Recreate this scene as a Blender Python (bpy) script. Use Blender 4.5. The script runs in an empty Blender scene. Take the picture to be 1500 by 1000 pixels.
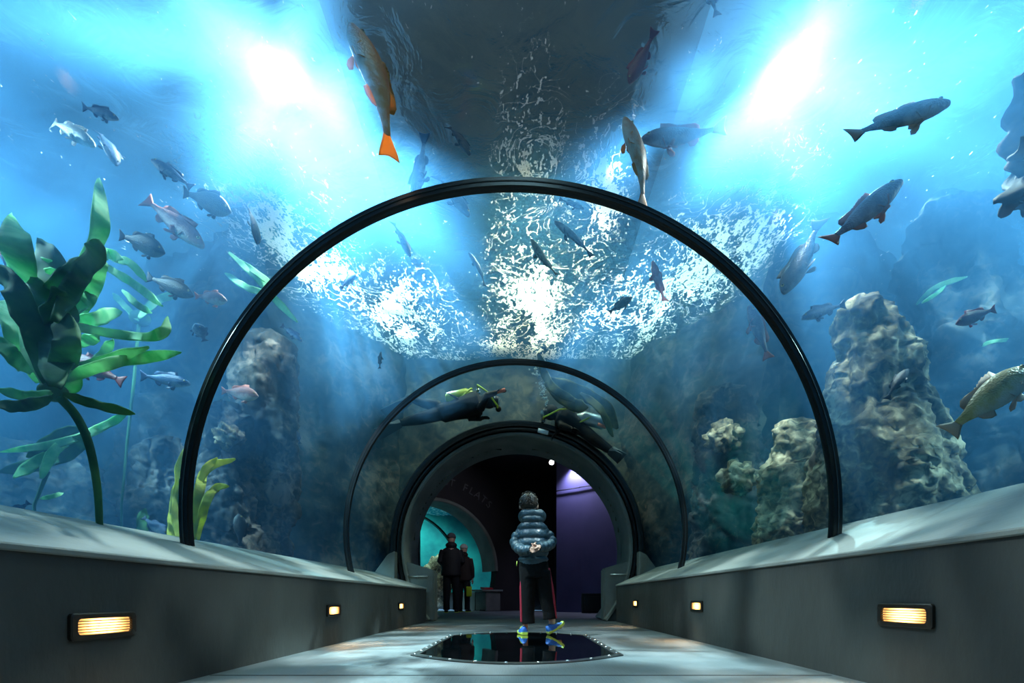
import bpy, bmesh, math, random
from mathutils import Vector, Matrix, Euler, noise as mnoise
random.seed(7)
PI = math.pi
scene = bpy.context.scene
COL = scene.collection
F = 667.0; VX, VY, CH = 763.0, 876.0, 0.33      # focal length in px, vanishing point, camera height

def P(px, py, d):
    return Vector(((px - VX) / F * d, d, CH + (VY - py) / F * d))

# ------------------------------------------------------------------ materials
MATS = {}
def new_mat(name):
    m = bpy.data.materials.new(name); m.use_nodes = True
    nt = m.node_tree
    for n in list(nt.nodes): nt.nodes.remove(n)
    out = nt.nodes.new('ShaderNodeOutputMaterial')
    return m, nt, out

def N(nt, t, **kw):
    n = nt.nodes.new(t)
    for k, v in kw.items():
        if k in n.inputs: n.inputs[k].default_value = v
        else: setattr(n, k, v)
    return n

def c4(c): return (c[0], c[1], c[2], 1.0)

def mat(name, col, rough=0.6, metal=0.0, col2=None, scale=6.0, bump=0.0, bscale=None, spec=0.5, sheen=0, detail=4.0, lo=0.35, hi=0.65, stretch=None, coat=0.0, alpha=None):
    if name in MATS: return MATS[name]
    m, nt, out = new_mat(name)
    b = N(nt, 'ShaderNodeBsdfPrincipled')
    b.inputs['Base Color'].default_value = c4(col)
    b.inputs['Roughness'].default_value = rough
    b.inputs['Metallic'].default_value = metal
    b.inputs['Specular IOR Level'].default_value = spec
    if coat: b.inputs['Coat Weight'].default_value = coat
    if alpha is not None: b.inputs['Alpha'].default_value = alpha
    nt.links.new(b.outputs[0], out.inputs['Surface'])
    tc = N(nt, 'ShaderNodeTexCoord')
    src = tc.outputs['Object']
    if stretch:
        mp = N(nt, 'ShaderNodeMapping'); mp.inputs['Scale'].default_value = stretch
        nt.links.new(src, mp.inputs['Vector']); src = mp.outputs[0]
    if col2 is not None:
        n = N(nt, 'ShaderNodeTexNoise'); n.inputs['Scale'].default_value = scale; n.inputs['Detail'].default_value = detail
        nt.links.new(src, n.inputs['Vector'])
        r = N(nt, 'ShaderNodeValToRGB')
        r.color_ramp.elements[0].position = lo; r.color_ramp.elements[0].color = c4(col)
        r.color_ramp.elements[1].position = hi; r.color_ramp.elements[1].color = c4(col2)
        nt.links.new(n.outputs['Fac'], r.inputs['Fac']); nt.links.new(r.outputs[0], b.inputs['Base Color'])
    if bump:
        n2 = N(nt, 'ShaderNodeTexNoise'); n2.inputs['Scale'].default_value = bscale or scale * 3; n2.inputs['Detail'].default_value = 5
        nt.links.new(src, n2.inputs['Vector'])
        bp = N(nt, 'ShaderNodeBump'); bp.inputs['Strength'].default_value = bump; bp.inputs['Distance'].default_value = 0.02
        nt.links.new(n2.outputs['Fac'], bp.inputs['Height']); nt.links.new(bp.outputs[0], b.inputs['Normal'])
    MATS[name] = m
    return m

def emat(name, col, strength):
    if name in MATS: return MATS[name]
    m, nt, out = new_mat(name)
    e = N(nt, 'ShaderNodeEmission'); e.inputs[0].default_value = c4(col); e.inputs[1].default_value = strength
    nt.links.new(e.outputs[0], out.inputs['Surface']); MATS[name] = m
    return m

# ------------------------------------------------------------------ mesh helpers
def link(name, me, m=None, parent=None):
    o = bpy.data.objects.new(name, me); COL.objects.link(o)
    if m is not None:
        for mm in (m if isinstance(m, (list, tuple)) else [m]): me.materials.append(mm)
    if parent is not None: o.parent = parent
    return o

def obj(name, bm, m, parent=None, smooth=True, angle=None):
    me = bpy.data.meshes.new(name)
    bmesh.ops.recalc_face_normals(bm, faces=bm.faces[:])
    if smooth:
        for f in bm.faces: f.smooth = True
        if angle is not None:
            for e in bm.edges:
                if len(e.link_faces) == 2 and e.calc_face_angle(0) > angle: e.smooth = False
    bm.to_mesh(me); bm.free()
    return link(name, me, m, parent)

def tag(o, label=None, cat=None, group=None, kind=None):
    if label: o['label'] = label
    if cat: o['category'] = cat
    if group: o['group'] = group
    if kind: o['kind'] = kind
    return o

def empty(name, loc=(0, 0, 0), rot=(0, 0, 0), parent=None):
    o = bpy.data.objects.new(name, None); COL.objects.link(o)
    o.location = loc; o.rotation_euler = rot; o.empty_display_size = 0.1
    if parent: o.parent = parent
    return o

def box(bm, c, s, rot=None, bevel=0.0):
    r = bmesh.ops.create_cube(bm, size=1.0)
    vs = r['verts']
    for v in vs: v.co = Vector((v.co.x * s[0], v.co.y * s[1], v.co.z * s[2]))
    if bevel:
        es = list({e for v in vs for e in v.link_edges})
        rr = bmesh.ops.bevel(bm, geom=es, offset=bevel, segments=2, affect='EDGES', profile=0.7)
        vs = list({v for f in rr['faces'] for v in f.verts} | {v for v in vs if v.is_valid})
    if rot is not None:
        for v in vs: v.co = rot @ v.co
    for v in vs: v.co += Vector(c)
    return vs

def frames(pts):
    pts = [Vector(p) for p in pts]; n = len(pts); T = []
    for i in range(n):
        t = pts[min(i + 1, n - 1)] - pts[max(i - 1, 0)]
        T.append(t.normalized() if t.length > 1e-9 else Vector((0, 0, 1)))
    up = Vector((0, 0, 1)) if abs(T[0].z) < 0.9 else Vector((1, 0, 0))
    U = (up - T[0] * up.dot(T[0])).normalized(); out = []
    for i in range(n):
        U = (U - T[i] * U.dot(T[i]))
        U = U.normalized() if U.length > 1e-6 else T[i].orthogonal().normalized()
        out.append((pts[i], T[i], U, T[i].cross(U)))
    return out

def tube(bm, pts, rad, seg=10, caps=True, flat=1.0):
    fr = frames(pts); rings = []
    for i, (p, t, u, w) in enumerate(fr):
        r = rad[i] if isinstance(rad, (list, tuple)) else rad
        rings.append([bm.verts.new(p + (u * math.cos(a) * flat + w * math.sin(a)) * r) for a in [2 * PI * k / seg for k in range(seg)]])
    for a, b in zip(rings, rings[1:]):
        for k in range(seg):
            bm.faces.new((a[k], a[(k + 1) % seg], b[(k + 1) % seg], b[k]))
    if caps:
        bm.faces.new(rings[0][::-1]); bm.faces.new(rings[-1])
    return rings

def loft(bm, rings, close=True, caps=True):
    R = [[bm.verts.new(p) for p in r] for r in rings]
    n = len(R[0])
    for a, b in zip(R, R[1:]):
        for k in range(n if close else n - 1):
            bm.faces.new((a[k], a[(k + 1) % n], b[(k + 1) % n], b[k]))
    if caps and close:
        bm.faces.new(R[0][::-1]); bm.faces.new(R[-1])
    return R

def sphere(bm, c, r, s=(1, 1, 1), u=16, v=10, rot=None):
    rr = bmesh.ops.create_uvsphere(bm, u_segments=u, v_segments=v, radius=r)
    for w in rr['verts']:
        q = Vector((w.co.x * s[0], w.co.y * s[1], w.co.z * s[2]))
        if rot is not None: q = rot @ q
        w.co = q + Vector(c)
    return rr['verts']

def prism(bm, poly, y0, y1, axis='y'):
    """extrude a 2D polygon along an axis"""
    def mk(p, t):
        if axis == 'y': return Vector((p[0], t, p[1]))
        if axis == 'z': return Vector((p[0], p[1], t))
        return Vector((t, p[0], p[1]))
    a = [bm.verts.new(mk(p, y0)) for p in poly]; b = [bm.verts.new(mk(p, y1)) for p in poly]
    n = len(poly)
    for k in range(n): bm.faces.new((a[k], a[(k + 1) % n], b[(k + 1) % n], b[k]))
    bm.faces.new(a[::-1]); bm.faces.new(b)

def sm(t): t = max(0.0, min(1.0, t)); return t * t * (3 - 2 * t)
def lerp(a, b, t): return a + (b - a) * t
def copy_tree(o, parent=None):
    c = o.copy(); COL.objects.link(c)
    if parent is not None: c.parent = parent
    for ch in list(o.children): copy_tree(ch, c)
    return c
def fnoise(p, s, o=4):
    return mnoise.fractal(Vector(p) * s, 1.0, 2.0, o)
# ------------------------------------------------------------------ camera
cam_d = bpy.data.cameras.new('camera'); cam = bpy.data.objects.new('camera', cam_d); COL.objects.link(cam)
cam.location = (0, 0, CH); cam.rotation_euler = (PI / 2, 0, 0)
cam_d.sensor_width = 36; cam_d.lens = 36 * F / 1500
cam_d.shift_y = (VY - 500) / 1500; cam_d.shift_x = -(VX - 750) / 1500
cam_d.clip_start = 0.02
scene.camera = cam
vs = scene.view_settings
vs.view_transform = 'Standard'; vs.look = 'None'; vs.gamma = 1; vs.use_curve_mapping = False; vs.exposure = 0.0
cy = scene.cycles
cy.use_denoising = True
cy.max_bounces = 8; cy.diffuse_bounces = 2; cy.glossy_bounces = 3; cy.transmission_bounces = 4; cy.volume_bounces = 0; cy.transparent_max_bounces = 24
cy.caustics_reflective = False; cy.caustics_refractive = False
cy.sample_clamp_indirect = 4.0

# ------------------------------------------------------------------ tunnel geometry
RT = 1.73; CX = -0.054
ZS = 4.0                       # water surface
def zc(y):
    if y <= 2.4: return 0.797
    if y <= 4.6: return lerp(0.797, 1.005, (y - 2.4) / 2.2)
    return lerp(1.005, 1.044, min(1, (y - 4.6) / 1.85))
def arch(y, R, n=48, zlow=0.45):
    """points of the arch from the left foot over the crown to the right foot"""
    c = zc(y); th = math.asin(min(1, (c - zlow) / R))
    return [Vector((CX - R * math.cos(a), y, c + R * math.sin(a))) for a in [lerp(-th, PI + th, i / n) for i in range(n + 1)]]

# concrete
concrete = mat('concrete_shaded', (0.022, 0.024, 0.021), 0.8, col2=(0.055, 0.058, 0.052), scale=1.6, bump=0.25, bscale=22, stretch=(1, 1, 0.45), lo=0.3, hi=0.7, detail=7)  # same concrete as the sills, darkened for the shade on upright faces
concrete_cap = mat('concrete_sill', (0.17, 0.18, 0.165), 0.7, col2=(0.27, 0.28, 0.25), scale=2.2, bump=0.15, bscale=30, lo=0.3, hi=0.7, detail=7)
black_rubber = mat('black_seal', (0.006, 0.007, 0.008), 0.28)

# floor: brushed concrete with faint cross grooves
m, nt, out = new_mat('brushed_floor')
b = N(nt, 'ShaderNodeBsdfPrincipled'); b.inputs['Roughness'].default_value = 0.6
nt.links.new(b.outputs[0], out.inputs[0])
tc = N(nt, 'ShaderNodeTexCoord')
n1 = N(nt, 'ShaderNodeTexNoise'); n1.inputs['Scale'].default_value = 1.7; n1.inputs['Detail'].default_value = 8
nt.links.new(tc.outputs['Object'], n1.inputs['Vector'])
r1 = N(nt, 'ShaderNodeValToRGB'); r1.color_ramp.elements[0].position = .3; r1.color_ramp.elements[0].color = (.10, .112, .115, 1)
r1.color_ramp.elements[1].position = .7; r1.color_ramp.elements[1].color = (.21, .23, .235, 1)
nt.links.new(n1.outputs['Fac'], r1.inputs['Fac']); nt.links.new(r1.outputs[0], b.inputs['Base Color'])
mp = N(nt, 'ShaderNodeMapping'); mp.inputs['Scale'].default_value = (60, 3, 1)
n2 = N(nt, 'ShaderNodeTexNoise'); n2.inputs['Scale'].default_value = 3; n2.inputs['Detail'].default_value = 3
nt.links.new(tc.outputs['Object'], mp.inputs[0]); nt.links.new(mp.outputs[0], n2.inputs['Vector'])
bp = N(nt, 'ShaderNodeBump'); bp.inputs['Strength'].default_value = .5; bp.inputs['Distance'].default_value = .004
nt.links.new(n2.outputs['Fac'], bp.inputs['Height']); nt.links.new(bp.outputs[0], b.inputs['Normal'])
floor_mat = m

bm = bmesh.new(); box(bm, (0, 4.5, -0.06), (13, 15.5, 0.12))
tag(obj('floor', bm, floor_mat, smooth=False), 'pale brushed concrete walkway running down the tunnel', None, kind='structure')

def bench(side, X, z0, z1, Xo, zo):
    bm = bmesh.new()
    poly = [(X, 0), (X, z0), (Xo, z0), (Xo, 0)]
    prism(bm, poly, -2.9, 6.45)
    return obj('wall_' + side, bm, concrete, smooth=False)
def slope_cap(n, X, z0, Xg, zg, s):
    bm = bmesh.new()
    Xo = Xg + s * 0.22
    zo = zg + (zg - z0) / abs(Xg - X) * 0.22
    prism(bm, [(X - s * 0.012, z0), (X - s * 0.012, z0 + 0.02), (Xo, zo), (Xo, z0)], -2.9, 6.45)
    bmesh.ops.bevel(bm, geom=[e for e in bm.edges], offset=0.004, segments=1, affect='EDGES')
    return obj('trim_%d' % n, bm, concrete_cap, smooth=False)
for o, l in ((bench('left', -1.34, 0.455, .61, -2.0, .7), 'shade-darkened concrete knee wall on the left of the walkway'),
             (bench('right', 1.352, 0.50, .66, 1.95, .7), 'shade-darkened concrete knee wall on the right of the walkway'),
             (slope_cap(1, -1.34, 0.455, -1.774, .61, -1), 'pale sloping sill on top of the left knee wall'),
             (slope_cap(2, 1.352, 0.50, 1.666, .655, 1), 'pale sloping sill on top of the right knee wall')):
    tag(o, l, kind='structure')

# ------------------------------------------------------------------ acrylic
m, nt, out = new_mat('clear_acrylic')
tr = N(nt, 'ShaderNodeBsdfTransparent'); tr.inputs[0].default_value = (.97, .985, .99, 1)
gl = N(nt, 'ShaderNodeBsdfGlossy'); gl.inputs['Roughness'].default_value = .03
lw = N(nt, 'ShaderNodeLayerWeight'); lw.inputs['Blend'].default_value = .25
mr = N(nt, 'ShaderNodeMapRange'); mr.inputs['To Min'].default_value = .015; mr.inputs['To Max'].default_value = .16
nt.links.new(lw.outputs['Facing'], mr.inputs['Value'])
mx = N(nt, 'ShaderNodeMixShader'); nt.links.new(mr.outputs[0], mx.inputs[0]); nt.links.new(tr.outputs[0], mx.inputs[1]); nt.links.new(gl.outputs[0], mx.inputs[2])
nt.links.new(mx.outputs[0], out.inputs[0])
acrylic = m
def shell(name, y0, y1, lab):
    bm = bmesh.new(); rings = []
    ny = max(2, int((y1 - y0) / 0.3))
    for j in range(ny + 1):
        y = lerp(y0, y1, j / ny); rings.append(arch(y, RT, 64, 0.5))
    loft(bm, rings, close=False, caps=False)
    return tag(obj(name, bm, acrylic), lab, kind='structure')
shell('window_1', -2.9, 2.40, 'curved clear acrylic panel of the tunnel nearest the viewer')
shell('window_2', 2.40, 4.60, 'curved clear acrylic panel between the two black ribs')
shell('window_3', 4.60, 6.43, 'curved clear acrylic panel between the small rib and the portal')

def rib(y, ro, w, t, lab):
    root = empty('tunnel_rib', (CX, y, 0))
    bm = bmesh.new(); prof = [(0, -w / 2), (0, -w * .15), (-.006, -w * .12), (-.006, w * .12), (0, w * .15), (0, w / 2), (-t, w / 2), (-t, w * .15), (-t - .008, 0), (-t, -w * .15), (-t, -w / 2)]
    n = 96; rings = []
    a = arch(y, 1.0, n, 0.5)
    c = zc(y)
    th = math.asin((c - .5) / ro)
    for i in range(n + 1):
        ang = lerp(-th, PI + th, i / n)
        rings.append([Vector((-(ro + dr) * math.cos(ang), dy, c + (ro + dr) * math.sin(ang))) for dr, dy in prof])
    loft(bm, rings)
    obj('band', bm, black_rubber, root, angle=0.6)
    bm = bmesh.new(); rings = []
    for i in range(n + 1):
        ang = lerp(-th, PI + th, i / n)
        rings.append([Vector((-(ro + dr) * math.cos(ang), dy, c + (ro + dr) * math.sin(ang))) for dr, dy in ((-t * .55, -w / 2 - .004), (-t * .45, -w / 2 - .004), (-t * .45, -w / 2 + .002), (-t * .55, -w / 2 + .002))])
    obj('seam', (loft(bm, rings), bm)[1], mat('seal_seam', (.035, .045, .05), .2), root)
    tag(root, lab, 'tunnel rib', 'black ribs joining the acrylic panels')
rib(2.40, 1.735, 0.045, 0.044, 'large black arched rib nearest the viewer, standing on both sills')
rib(4.60, 1.735, 0.04, 0.048, 'smaller black arched rib in front of the two divers')

# ------------------------------------------------------------------ body of water (one closed volume around the tunnel)
m, nt, out = new_mat('sea_water')
sc = N(nt, 'ShaderNodeVolumeScatter'); sc.inputs['Color'].default_value = (0.0, 0.345, 0.93, 1); sc.inputs['Density'].default_value = 0.20; sc.inputs['Anisotropy'].default_value = 0.15
s2 = N(nt, 'ShaderNodeVolumeScatter'); s2.inputs['Color'].default_value = (0.60, 0.84, 1.0, 1); s2.inputs['Density'].default_value = 0.062; s2.inputs['Anisotropy'].default_value = 0.78
ab = N(nt, 'ShaderNodeVolumeAbsorption'); ab.inputs['Color'].default_value = (0.0, 0.54, 0.90, 1); ab.inputs['Density'].default_value = 0.32
a0 = N(nt, 'ShaderNodeAddShader'); nt.links.new(sc.outputs[0], a0.inputs[0]); nt.links.new(s2.outputs[0], a0.inputs[1])
ad = N(nt, 'ShaderNodeAddShader'); nt.links.new(a0.outputs[0], ad.inputs[0]); nt.links.new(ab.outputs[0], ad.inputs[1])
nt.links.new(ad.outputs[0], out.inputs['Volume'])
water_mat = m
m.cycles.homogeneous_volume = True if hasattr(m.cycles, 'homogeneous_volume') else None
XW, XE, YB, YF, ZB = -7.0, 7.0, -3.0, 7.0, -0.35
bm = bmesh.new(); n = 64; ys = [YB + .02, 0, 2.4, 3.2, 4.6, 5.6, YF + .3]
def inner(y): return arch(y, RT + 0.03, n, 0.0)
def outer(y):
    res = []
    for p in inner(y):
        d = p - Vector((CX, y, zc(y))); d.y = 0
        t = min([(XE + .3 - CX) / d.x if d.x > 1e-6 else 1e9, (XW - .3 - CX) / d.x if d.x < -1e-6 else 1e9, (ZS - .02 - zc(y)) / d.z if d.z > 1e-6 else 1e9, (-.5 - zc(y)) / d.z if d.z < -1e-6 else 1e9])
        res.append(Vector((CX, y, zc(y))) + d * t)
    return res
I = [[bm.verts.new(p) for p in inner(y)] for y in ys]; O = [[bm.verts.new(p) for p in outer(y)] for y in ys]
for A, s in ((I, 1), (O, -1)):
    for a, b_ in zip(A, A[1:]):
        for k in range(n + 1):
            q = (a[k], a[(k + 1) % (n + 1)], b_[(k + 1) % (n + 1)], b_[k])
            bm.faces.new(q)
for j in (0, -1):
    for k in range(n + 1):
        kk = (k + 1) % (n + 1); bm.faces.new((I[j][k], I[j][kk], O[j][kk], O[j][k]))
bmesh.ops.triangulate(bm, faces=bm.faces[:])
tag(obj('tank_water', bm, water_mat, smooth=False), 'blue sea water filling the tank around the tunnel', 'water', kind='stuff')

# ------------------------------------------------------------------ water surface with ripples and churned foam, glitter painted in as white
m, nt, out = new_mat('water_surface')
geo = N(nt, 'ShaderNodeNewGeometry')
def noise_node(scale, detail, src=None, dist=0.0, st=None):
    n_ = N(nt, 'ShaderNodeTexNoise'); n_.inputs['Scale'].default_value = scale; n_.inputs['Detail'].default_value = detail; n_.inputs['Distortion'].default_value = dist
    s_ = src or geo.outputs['Position']
    if st:
        mp_ = N(nt, 'ShaderNodeMapping'); mp_.inputs['Scale'].default_value = st; nt.links.new(s_, mp_.inputs[0]); s_ = mp_.outputs[0]
    nt.links.new(s_, n_.inputs['Vector']); return n_
def M(op, a, b=None, c=None):
    n_ = N(nt, 'ShaderNodeMath'); n_.operation = op
    for i, x in enumerate((a, b, c)):
        if x is None: continue
        if isinstance(x, (int, float)): n_.inputs[i].default_value = x
        else: nt.links.new(x, n_.inputs[i])
    return n_.outputs[0]
wv = noise_node(2.6, 6, dist=1.2)
bp = N(nt, 'ShaderNodeBump'); bp.inputs['Strength'].default_value = 0.6; bp.inputs['Distance'].default_value = .07
nt.links.new(wv.outputs['Fac'], bp.inputs['Height'])
glass = N(nt, 'ShaderNodeBsdfGlass'); glass.inputs['IOR'].default_value = 1.33; glass.inputs['Roughness'].default_value = .02; glass.inputs['Color'].default_value = (.9, .97, 1, 1)
nt.links.new(bp.outputs[0], glass.inputs['Normal'])
trn = N(nt, 'ShaderNodeBsdfTransparent'); trn.inputs[0].default_value = (.75, .95, 1, 1)
m1 = N(nt, 'ShaderNodeMixShader'); m1.inputs[0].default_value = 0.5
nt.links.new(glass.outputs[0], m1.inputs[1]); nt.links.new(trn.outputs[0], m1.inputs[2])
# foam and painted glitter: ridged thin lines, denser where the surface sparkles
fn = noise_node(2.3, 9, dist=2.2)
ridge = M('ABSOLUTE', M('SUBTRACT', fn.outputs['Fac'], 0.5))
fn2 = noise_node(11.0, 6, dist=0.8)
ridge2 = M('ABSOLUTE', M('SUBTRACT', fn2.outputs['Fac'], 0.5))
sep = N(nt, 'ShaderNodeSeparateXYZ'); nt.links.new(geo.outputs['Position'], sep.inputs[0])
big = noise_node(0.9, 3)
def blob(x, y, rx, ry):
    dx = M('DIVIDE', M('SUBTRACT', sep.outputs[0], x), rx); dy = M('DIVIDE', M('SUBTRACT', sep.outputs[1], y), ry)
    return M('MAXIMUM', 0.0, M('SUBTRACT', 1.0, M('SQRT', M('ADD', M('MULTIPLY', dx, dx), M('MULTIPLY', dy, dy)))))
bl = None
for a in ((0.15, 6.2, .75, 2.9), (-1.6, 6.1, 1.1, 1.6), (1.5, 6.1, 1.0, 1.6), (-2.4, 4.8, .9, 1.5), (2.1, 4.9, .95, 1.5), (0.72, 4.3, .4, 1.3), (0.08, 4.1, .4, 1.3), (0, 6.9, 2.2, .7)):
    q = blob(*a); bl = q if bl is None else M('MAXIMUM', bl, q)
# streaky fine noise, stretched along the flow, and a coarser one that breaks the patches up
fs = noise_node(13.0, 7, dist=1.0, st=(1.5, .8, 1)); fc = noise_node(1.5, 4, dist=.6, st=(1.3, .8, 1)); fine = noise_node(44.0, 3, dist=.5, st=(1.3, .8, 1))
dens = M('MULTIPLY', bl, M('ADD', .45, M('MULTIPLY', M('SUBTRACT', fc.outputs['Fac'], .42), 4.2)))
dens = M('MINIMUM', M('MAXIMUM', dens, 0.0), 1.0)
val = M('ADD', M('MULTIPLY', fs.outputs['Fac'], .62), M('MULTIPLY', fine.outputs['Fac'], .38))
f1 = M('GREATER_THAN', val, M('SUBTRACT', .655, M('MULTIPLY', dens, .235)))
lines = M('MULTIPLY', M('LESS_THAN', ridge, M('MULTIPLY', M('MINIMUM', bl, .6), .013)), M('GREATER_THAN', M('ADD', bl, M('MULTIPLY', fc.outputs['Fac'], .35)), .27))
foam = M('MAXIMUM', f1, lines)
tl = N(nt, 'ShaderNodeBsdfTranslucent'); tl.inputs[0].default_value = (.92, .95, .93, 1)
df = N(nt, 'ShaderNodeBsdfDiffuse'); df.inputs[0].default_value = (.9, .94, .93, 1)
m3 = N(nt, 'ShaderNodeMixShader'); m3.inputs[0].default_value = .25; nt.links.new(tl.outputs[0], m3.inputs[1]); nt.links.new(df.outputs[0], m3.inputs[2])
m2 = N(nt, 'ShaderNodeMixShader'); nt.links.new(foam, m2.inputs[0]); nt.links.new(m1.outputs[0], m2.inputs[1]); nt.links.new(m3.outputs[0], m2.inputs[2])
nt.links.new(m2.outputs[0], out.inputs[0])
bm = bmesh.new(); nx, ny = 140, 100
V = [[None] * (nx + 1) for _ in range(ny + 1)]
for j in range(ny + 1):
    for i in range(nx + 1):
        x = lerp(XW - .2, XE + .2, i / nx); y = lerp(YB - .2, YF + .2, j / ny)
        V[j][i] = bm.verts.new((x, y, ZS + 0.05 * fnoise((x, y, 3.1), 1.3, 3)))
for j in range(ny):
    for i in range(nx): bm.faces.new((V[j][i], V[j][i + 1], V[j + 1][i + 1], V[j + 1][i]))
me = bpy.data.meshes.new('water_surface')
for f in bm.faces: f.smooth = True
bm.to_mesh(me); bm.free(); tag(link('water_surface', me, m), 'rippling water surface with churned white foam and painted glitter overhead', 'water surface', kind='stuff')

# ------------------------------------------------------------------ tank walls and bed
def rockmat(name, a, b_, c_, scale=1.2, rough=.85):
    m, nt, out = new_mat(name)
    bs = N(nt, 'ShaderNodeBsdfPrincipled'); bs.inputs['Roughness'].default_value = rough
    g = N(nt, 'ShaderNodeNewGeometry')
    n1 = N(nt, 'ShaderNodeTexNoise'); n1.inputs['Scale'].default_value = scale; n1.inputs['Detail'].default_value = 9; n1.inputs['Distortion'].default_value = .6
    nt.links.new(g.outputs['Position'], n1.inputs['Vector'])
    r = N(nt, 'ShaderNodeValToRGB'); e = r.color_ramp.elements; e[0].position = .41; e[0].color = c4(a); e[1].position = .61; e[1].color = c4(c_)
    k = e.new(.52); k.color = c4(b_)
    nf = N(nt, 'ShaderNodeTexNoise'); nf.inputs['Scale'].default_value = scale * 6.5; nf.inputs['Detail'].default_value = 6; nf.inputs['Distortion'].default_value = .8
    nt.links.new(g.outputs['Position'], nf.inputs['Vector'])
    ma = N(nt, 'ShaderNodeMix'); ma.data_type = 'FLOAT'; ma.inputs[0].default_value = .45; nt.links.new(n1.outputs['Fac'], ma.inputs[2]); nt.links.new(nf.outputs['Fac'], ma.inputs[3])
    nt.links.new(ma.outputs[0], r.inputs[0]); nt.links.new(r.outputs[0], bs.inputs['Base Color'])
    n2 = N(nt, 'ShaderNodeTexNoise'); n2.inputs['Scale'].default_value = 6.5; n2.inputs['Detail'].default_value = 10; n2.inputs['Roughness'].default_value = .62; n2.noise_type = 'RIDGED_MULTIFRACTAL'
    nt.links.new(g.outputs['Position'], n2.inputs['Vector'])
    bp = N(nt, 'ShaderNodeBump'); bp.inputs['Strength'].default_value = .55; bp.inputs['Distance'].default_value = .05
    nt.links.new(n2.outputs['Fac'], bp.inputs['Height']); nt.links.new(bp.outputs[0], bs.inputs['Normal'])
    nt.links.new(bs.outputs[0], out.inputs[0]); return m
rock_wall = rockmat('reef_wall', (.03, .033, .03), (.10, .095, .07), (.24, .21, .14))
rock_pale = rockmat('pale_reef_rock', (.06, .05, .04), (.30, .24, .14), (.85, .70, .46), 2.6)
rock_mid = rockmat('mid_reef_rock', (.012, .014, .016), (.05, .048, .045), (.20, .16, .14), 2.4)
rock_flank = rockmat('flank_rock', (.015, .02, .02), (.07, .07, .06), (.22, .17, .14), 1.6)
def rough_panel(name, O_, U_, V_, nu, nv, amp, sc_, m, lab, hole=None, seed=0):
    bm = bmesh.new(); O_, U_, V_ = Vector(O_), Vector(U_), Vector(V_); Nn = U_.cross(V_).normalized(); g = []
    for j in range(nv + 1):
        r = []
        for i in range(nu + 1):
            p = O_ + U_ * (i / nu) + V_ * (j / nv)
            d = amp * (fnoise(p + Vector((seed, 0, 0)), sc_, 5) + .6 * abs(fnoise(Vector((p.x, p.y, p.z * .35 + seed)), sc_ * 2.4, 3)))
            r.append(bm.verts.new(p + Nn * d))
        g.append(r)
    for j in range(nv):
        for i in range(nu):
            c = (g[j][i].co + g[j + 1][i + 1].co) / 2
            if hole and hole(c): continue
            bm.faces.new((g[j][i], g[j][i + 1], g[j + 1][i + 1], g[j + 1][i]))
    for v in [v for v in bm.verts if not v.link_faces]: bm.verts.remove(v)
    return tag(obj(name, bm, m), lab, kind='structure')
hole = lambda c: (c.x - CX) ** 2 + (c.z - 1.044) ** 2 < 1.60 ** 2 or (c.z < 1.04 and abs(c.x - CX) < 1.60)
hole2 = lambda c: (c.x - CX) ** 2 + (c.z - 1.044) ** 2 < 1.70 ** 2 or (c.z < 1.04 and abs(c.x - CX) < 1.70)
rough_panel('wall_back', (-3.2, 7.0, -.3), (6.4, 0, 0), (0, 0, 5.2), 150, 120, .10, .7, rock_wall, 'mottled olive rock wall closing the tank above the portal', hole)
rough_panel('wall_back_left', (-7.2, 6.6, -.3), (4.4, -1.5, 0), (0, 0, 4.9), 90, 90, .35, .6, rock_wall, 'bluish rock wall at the far left of the tank', None, 3)
rough_panel('wall_flank_left', (-3.15, 5.1, -.3), (1.45, 2.2, 0), (0, 0, 4.9), 110, 130, .17, .8, rock_flank, 'draped dark rock wall left of the divers', hole2, 8)
rough_panel('wall_flank_right', (1.50, 7.2, -.3), (1.4, -2.1, 0), (0, 0, 4.9), 110, 130, .17, .8, rock_flank, 'draped brownish rock wall right of the divers', hole2, 9)
rough_panel('wall_back_right', (2.7, 5.1, -.3), (4.5, 1.5, 0), (0, 0, 4.9), 90, 90, .35, .6, rock_wall, 'bluish rock wall at the far right of the tank', None, 5)
rough_panel('wall_tank_left', (-7, -3, -.3), (0, 10.2, 0), (0, 0, 4.4), 90, 40, .3, .6, rock_wall, 'hazy blue side wall of the tank on the left')
rough_panel('wall_tank_right', (7, 7.2, -.3), (0, -10.2, 0), (0, 0, 4.4), 90, 40, .3, .6, rock_wall, 'hazy blue side wall of the tank on the right')
for s, x0, x1 in (('left', -7.3, -1.72), ('right', 1.70, 7.3)):
    bm = bmesh.new(); g = []
    for j in range(41):
        g.append([bm.verts.new((lerp(x0, x1, i / 24), lerp(-3, 7, j / 40), .05 + .08 * fnoise((lerp(x0, x1, i / 24), j * .25, 0), .8))) for i in range(25)])
    for j in range(40):
        for i in range(24): bm.faces.new((g[j][i], g[j][i + 1], g[j + 1][i + 1], g[j + 1][i]))
    tag(obj('floor_' + s, bm, rock_wall), 'dark sea bed of the tank on the %s of the tunnel' % s, kind='structure')
bm = bmesh.new(); box(bm, (0, -3.1, 1.9), (15, .15, 5)); tag(obj('wall_rear', bm, rock_wall, smooth=False), 'dark wall behind the viewer', kind='structure')

# deck of the building over the middle of the tank
deck = mat('deck_underside', (.22, .2, .17), .8, col2=(.4, .36, .3), scale=.8)
bm = bmesh.new(); box(bm, (-.05, 3.9, 6.2), (3.8, 14.2, .2)); 
for yy in (-1.5, 0.3, 2.1, 3.9): box(bm, (-.05, yy, 6.05), (3.8, .14, .16))
tag(obj('ceiling_deck', bm, deck, smooth=False), 'dark underside of the deck above the middle of the tank', kind='structure')
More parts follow.
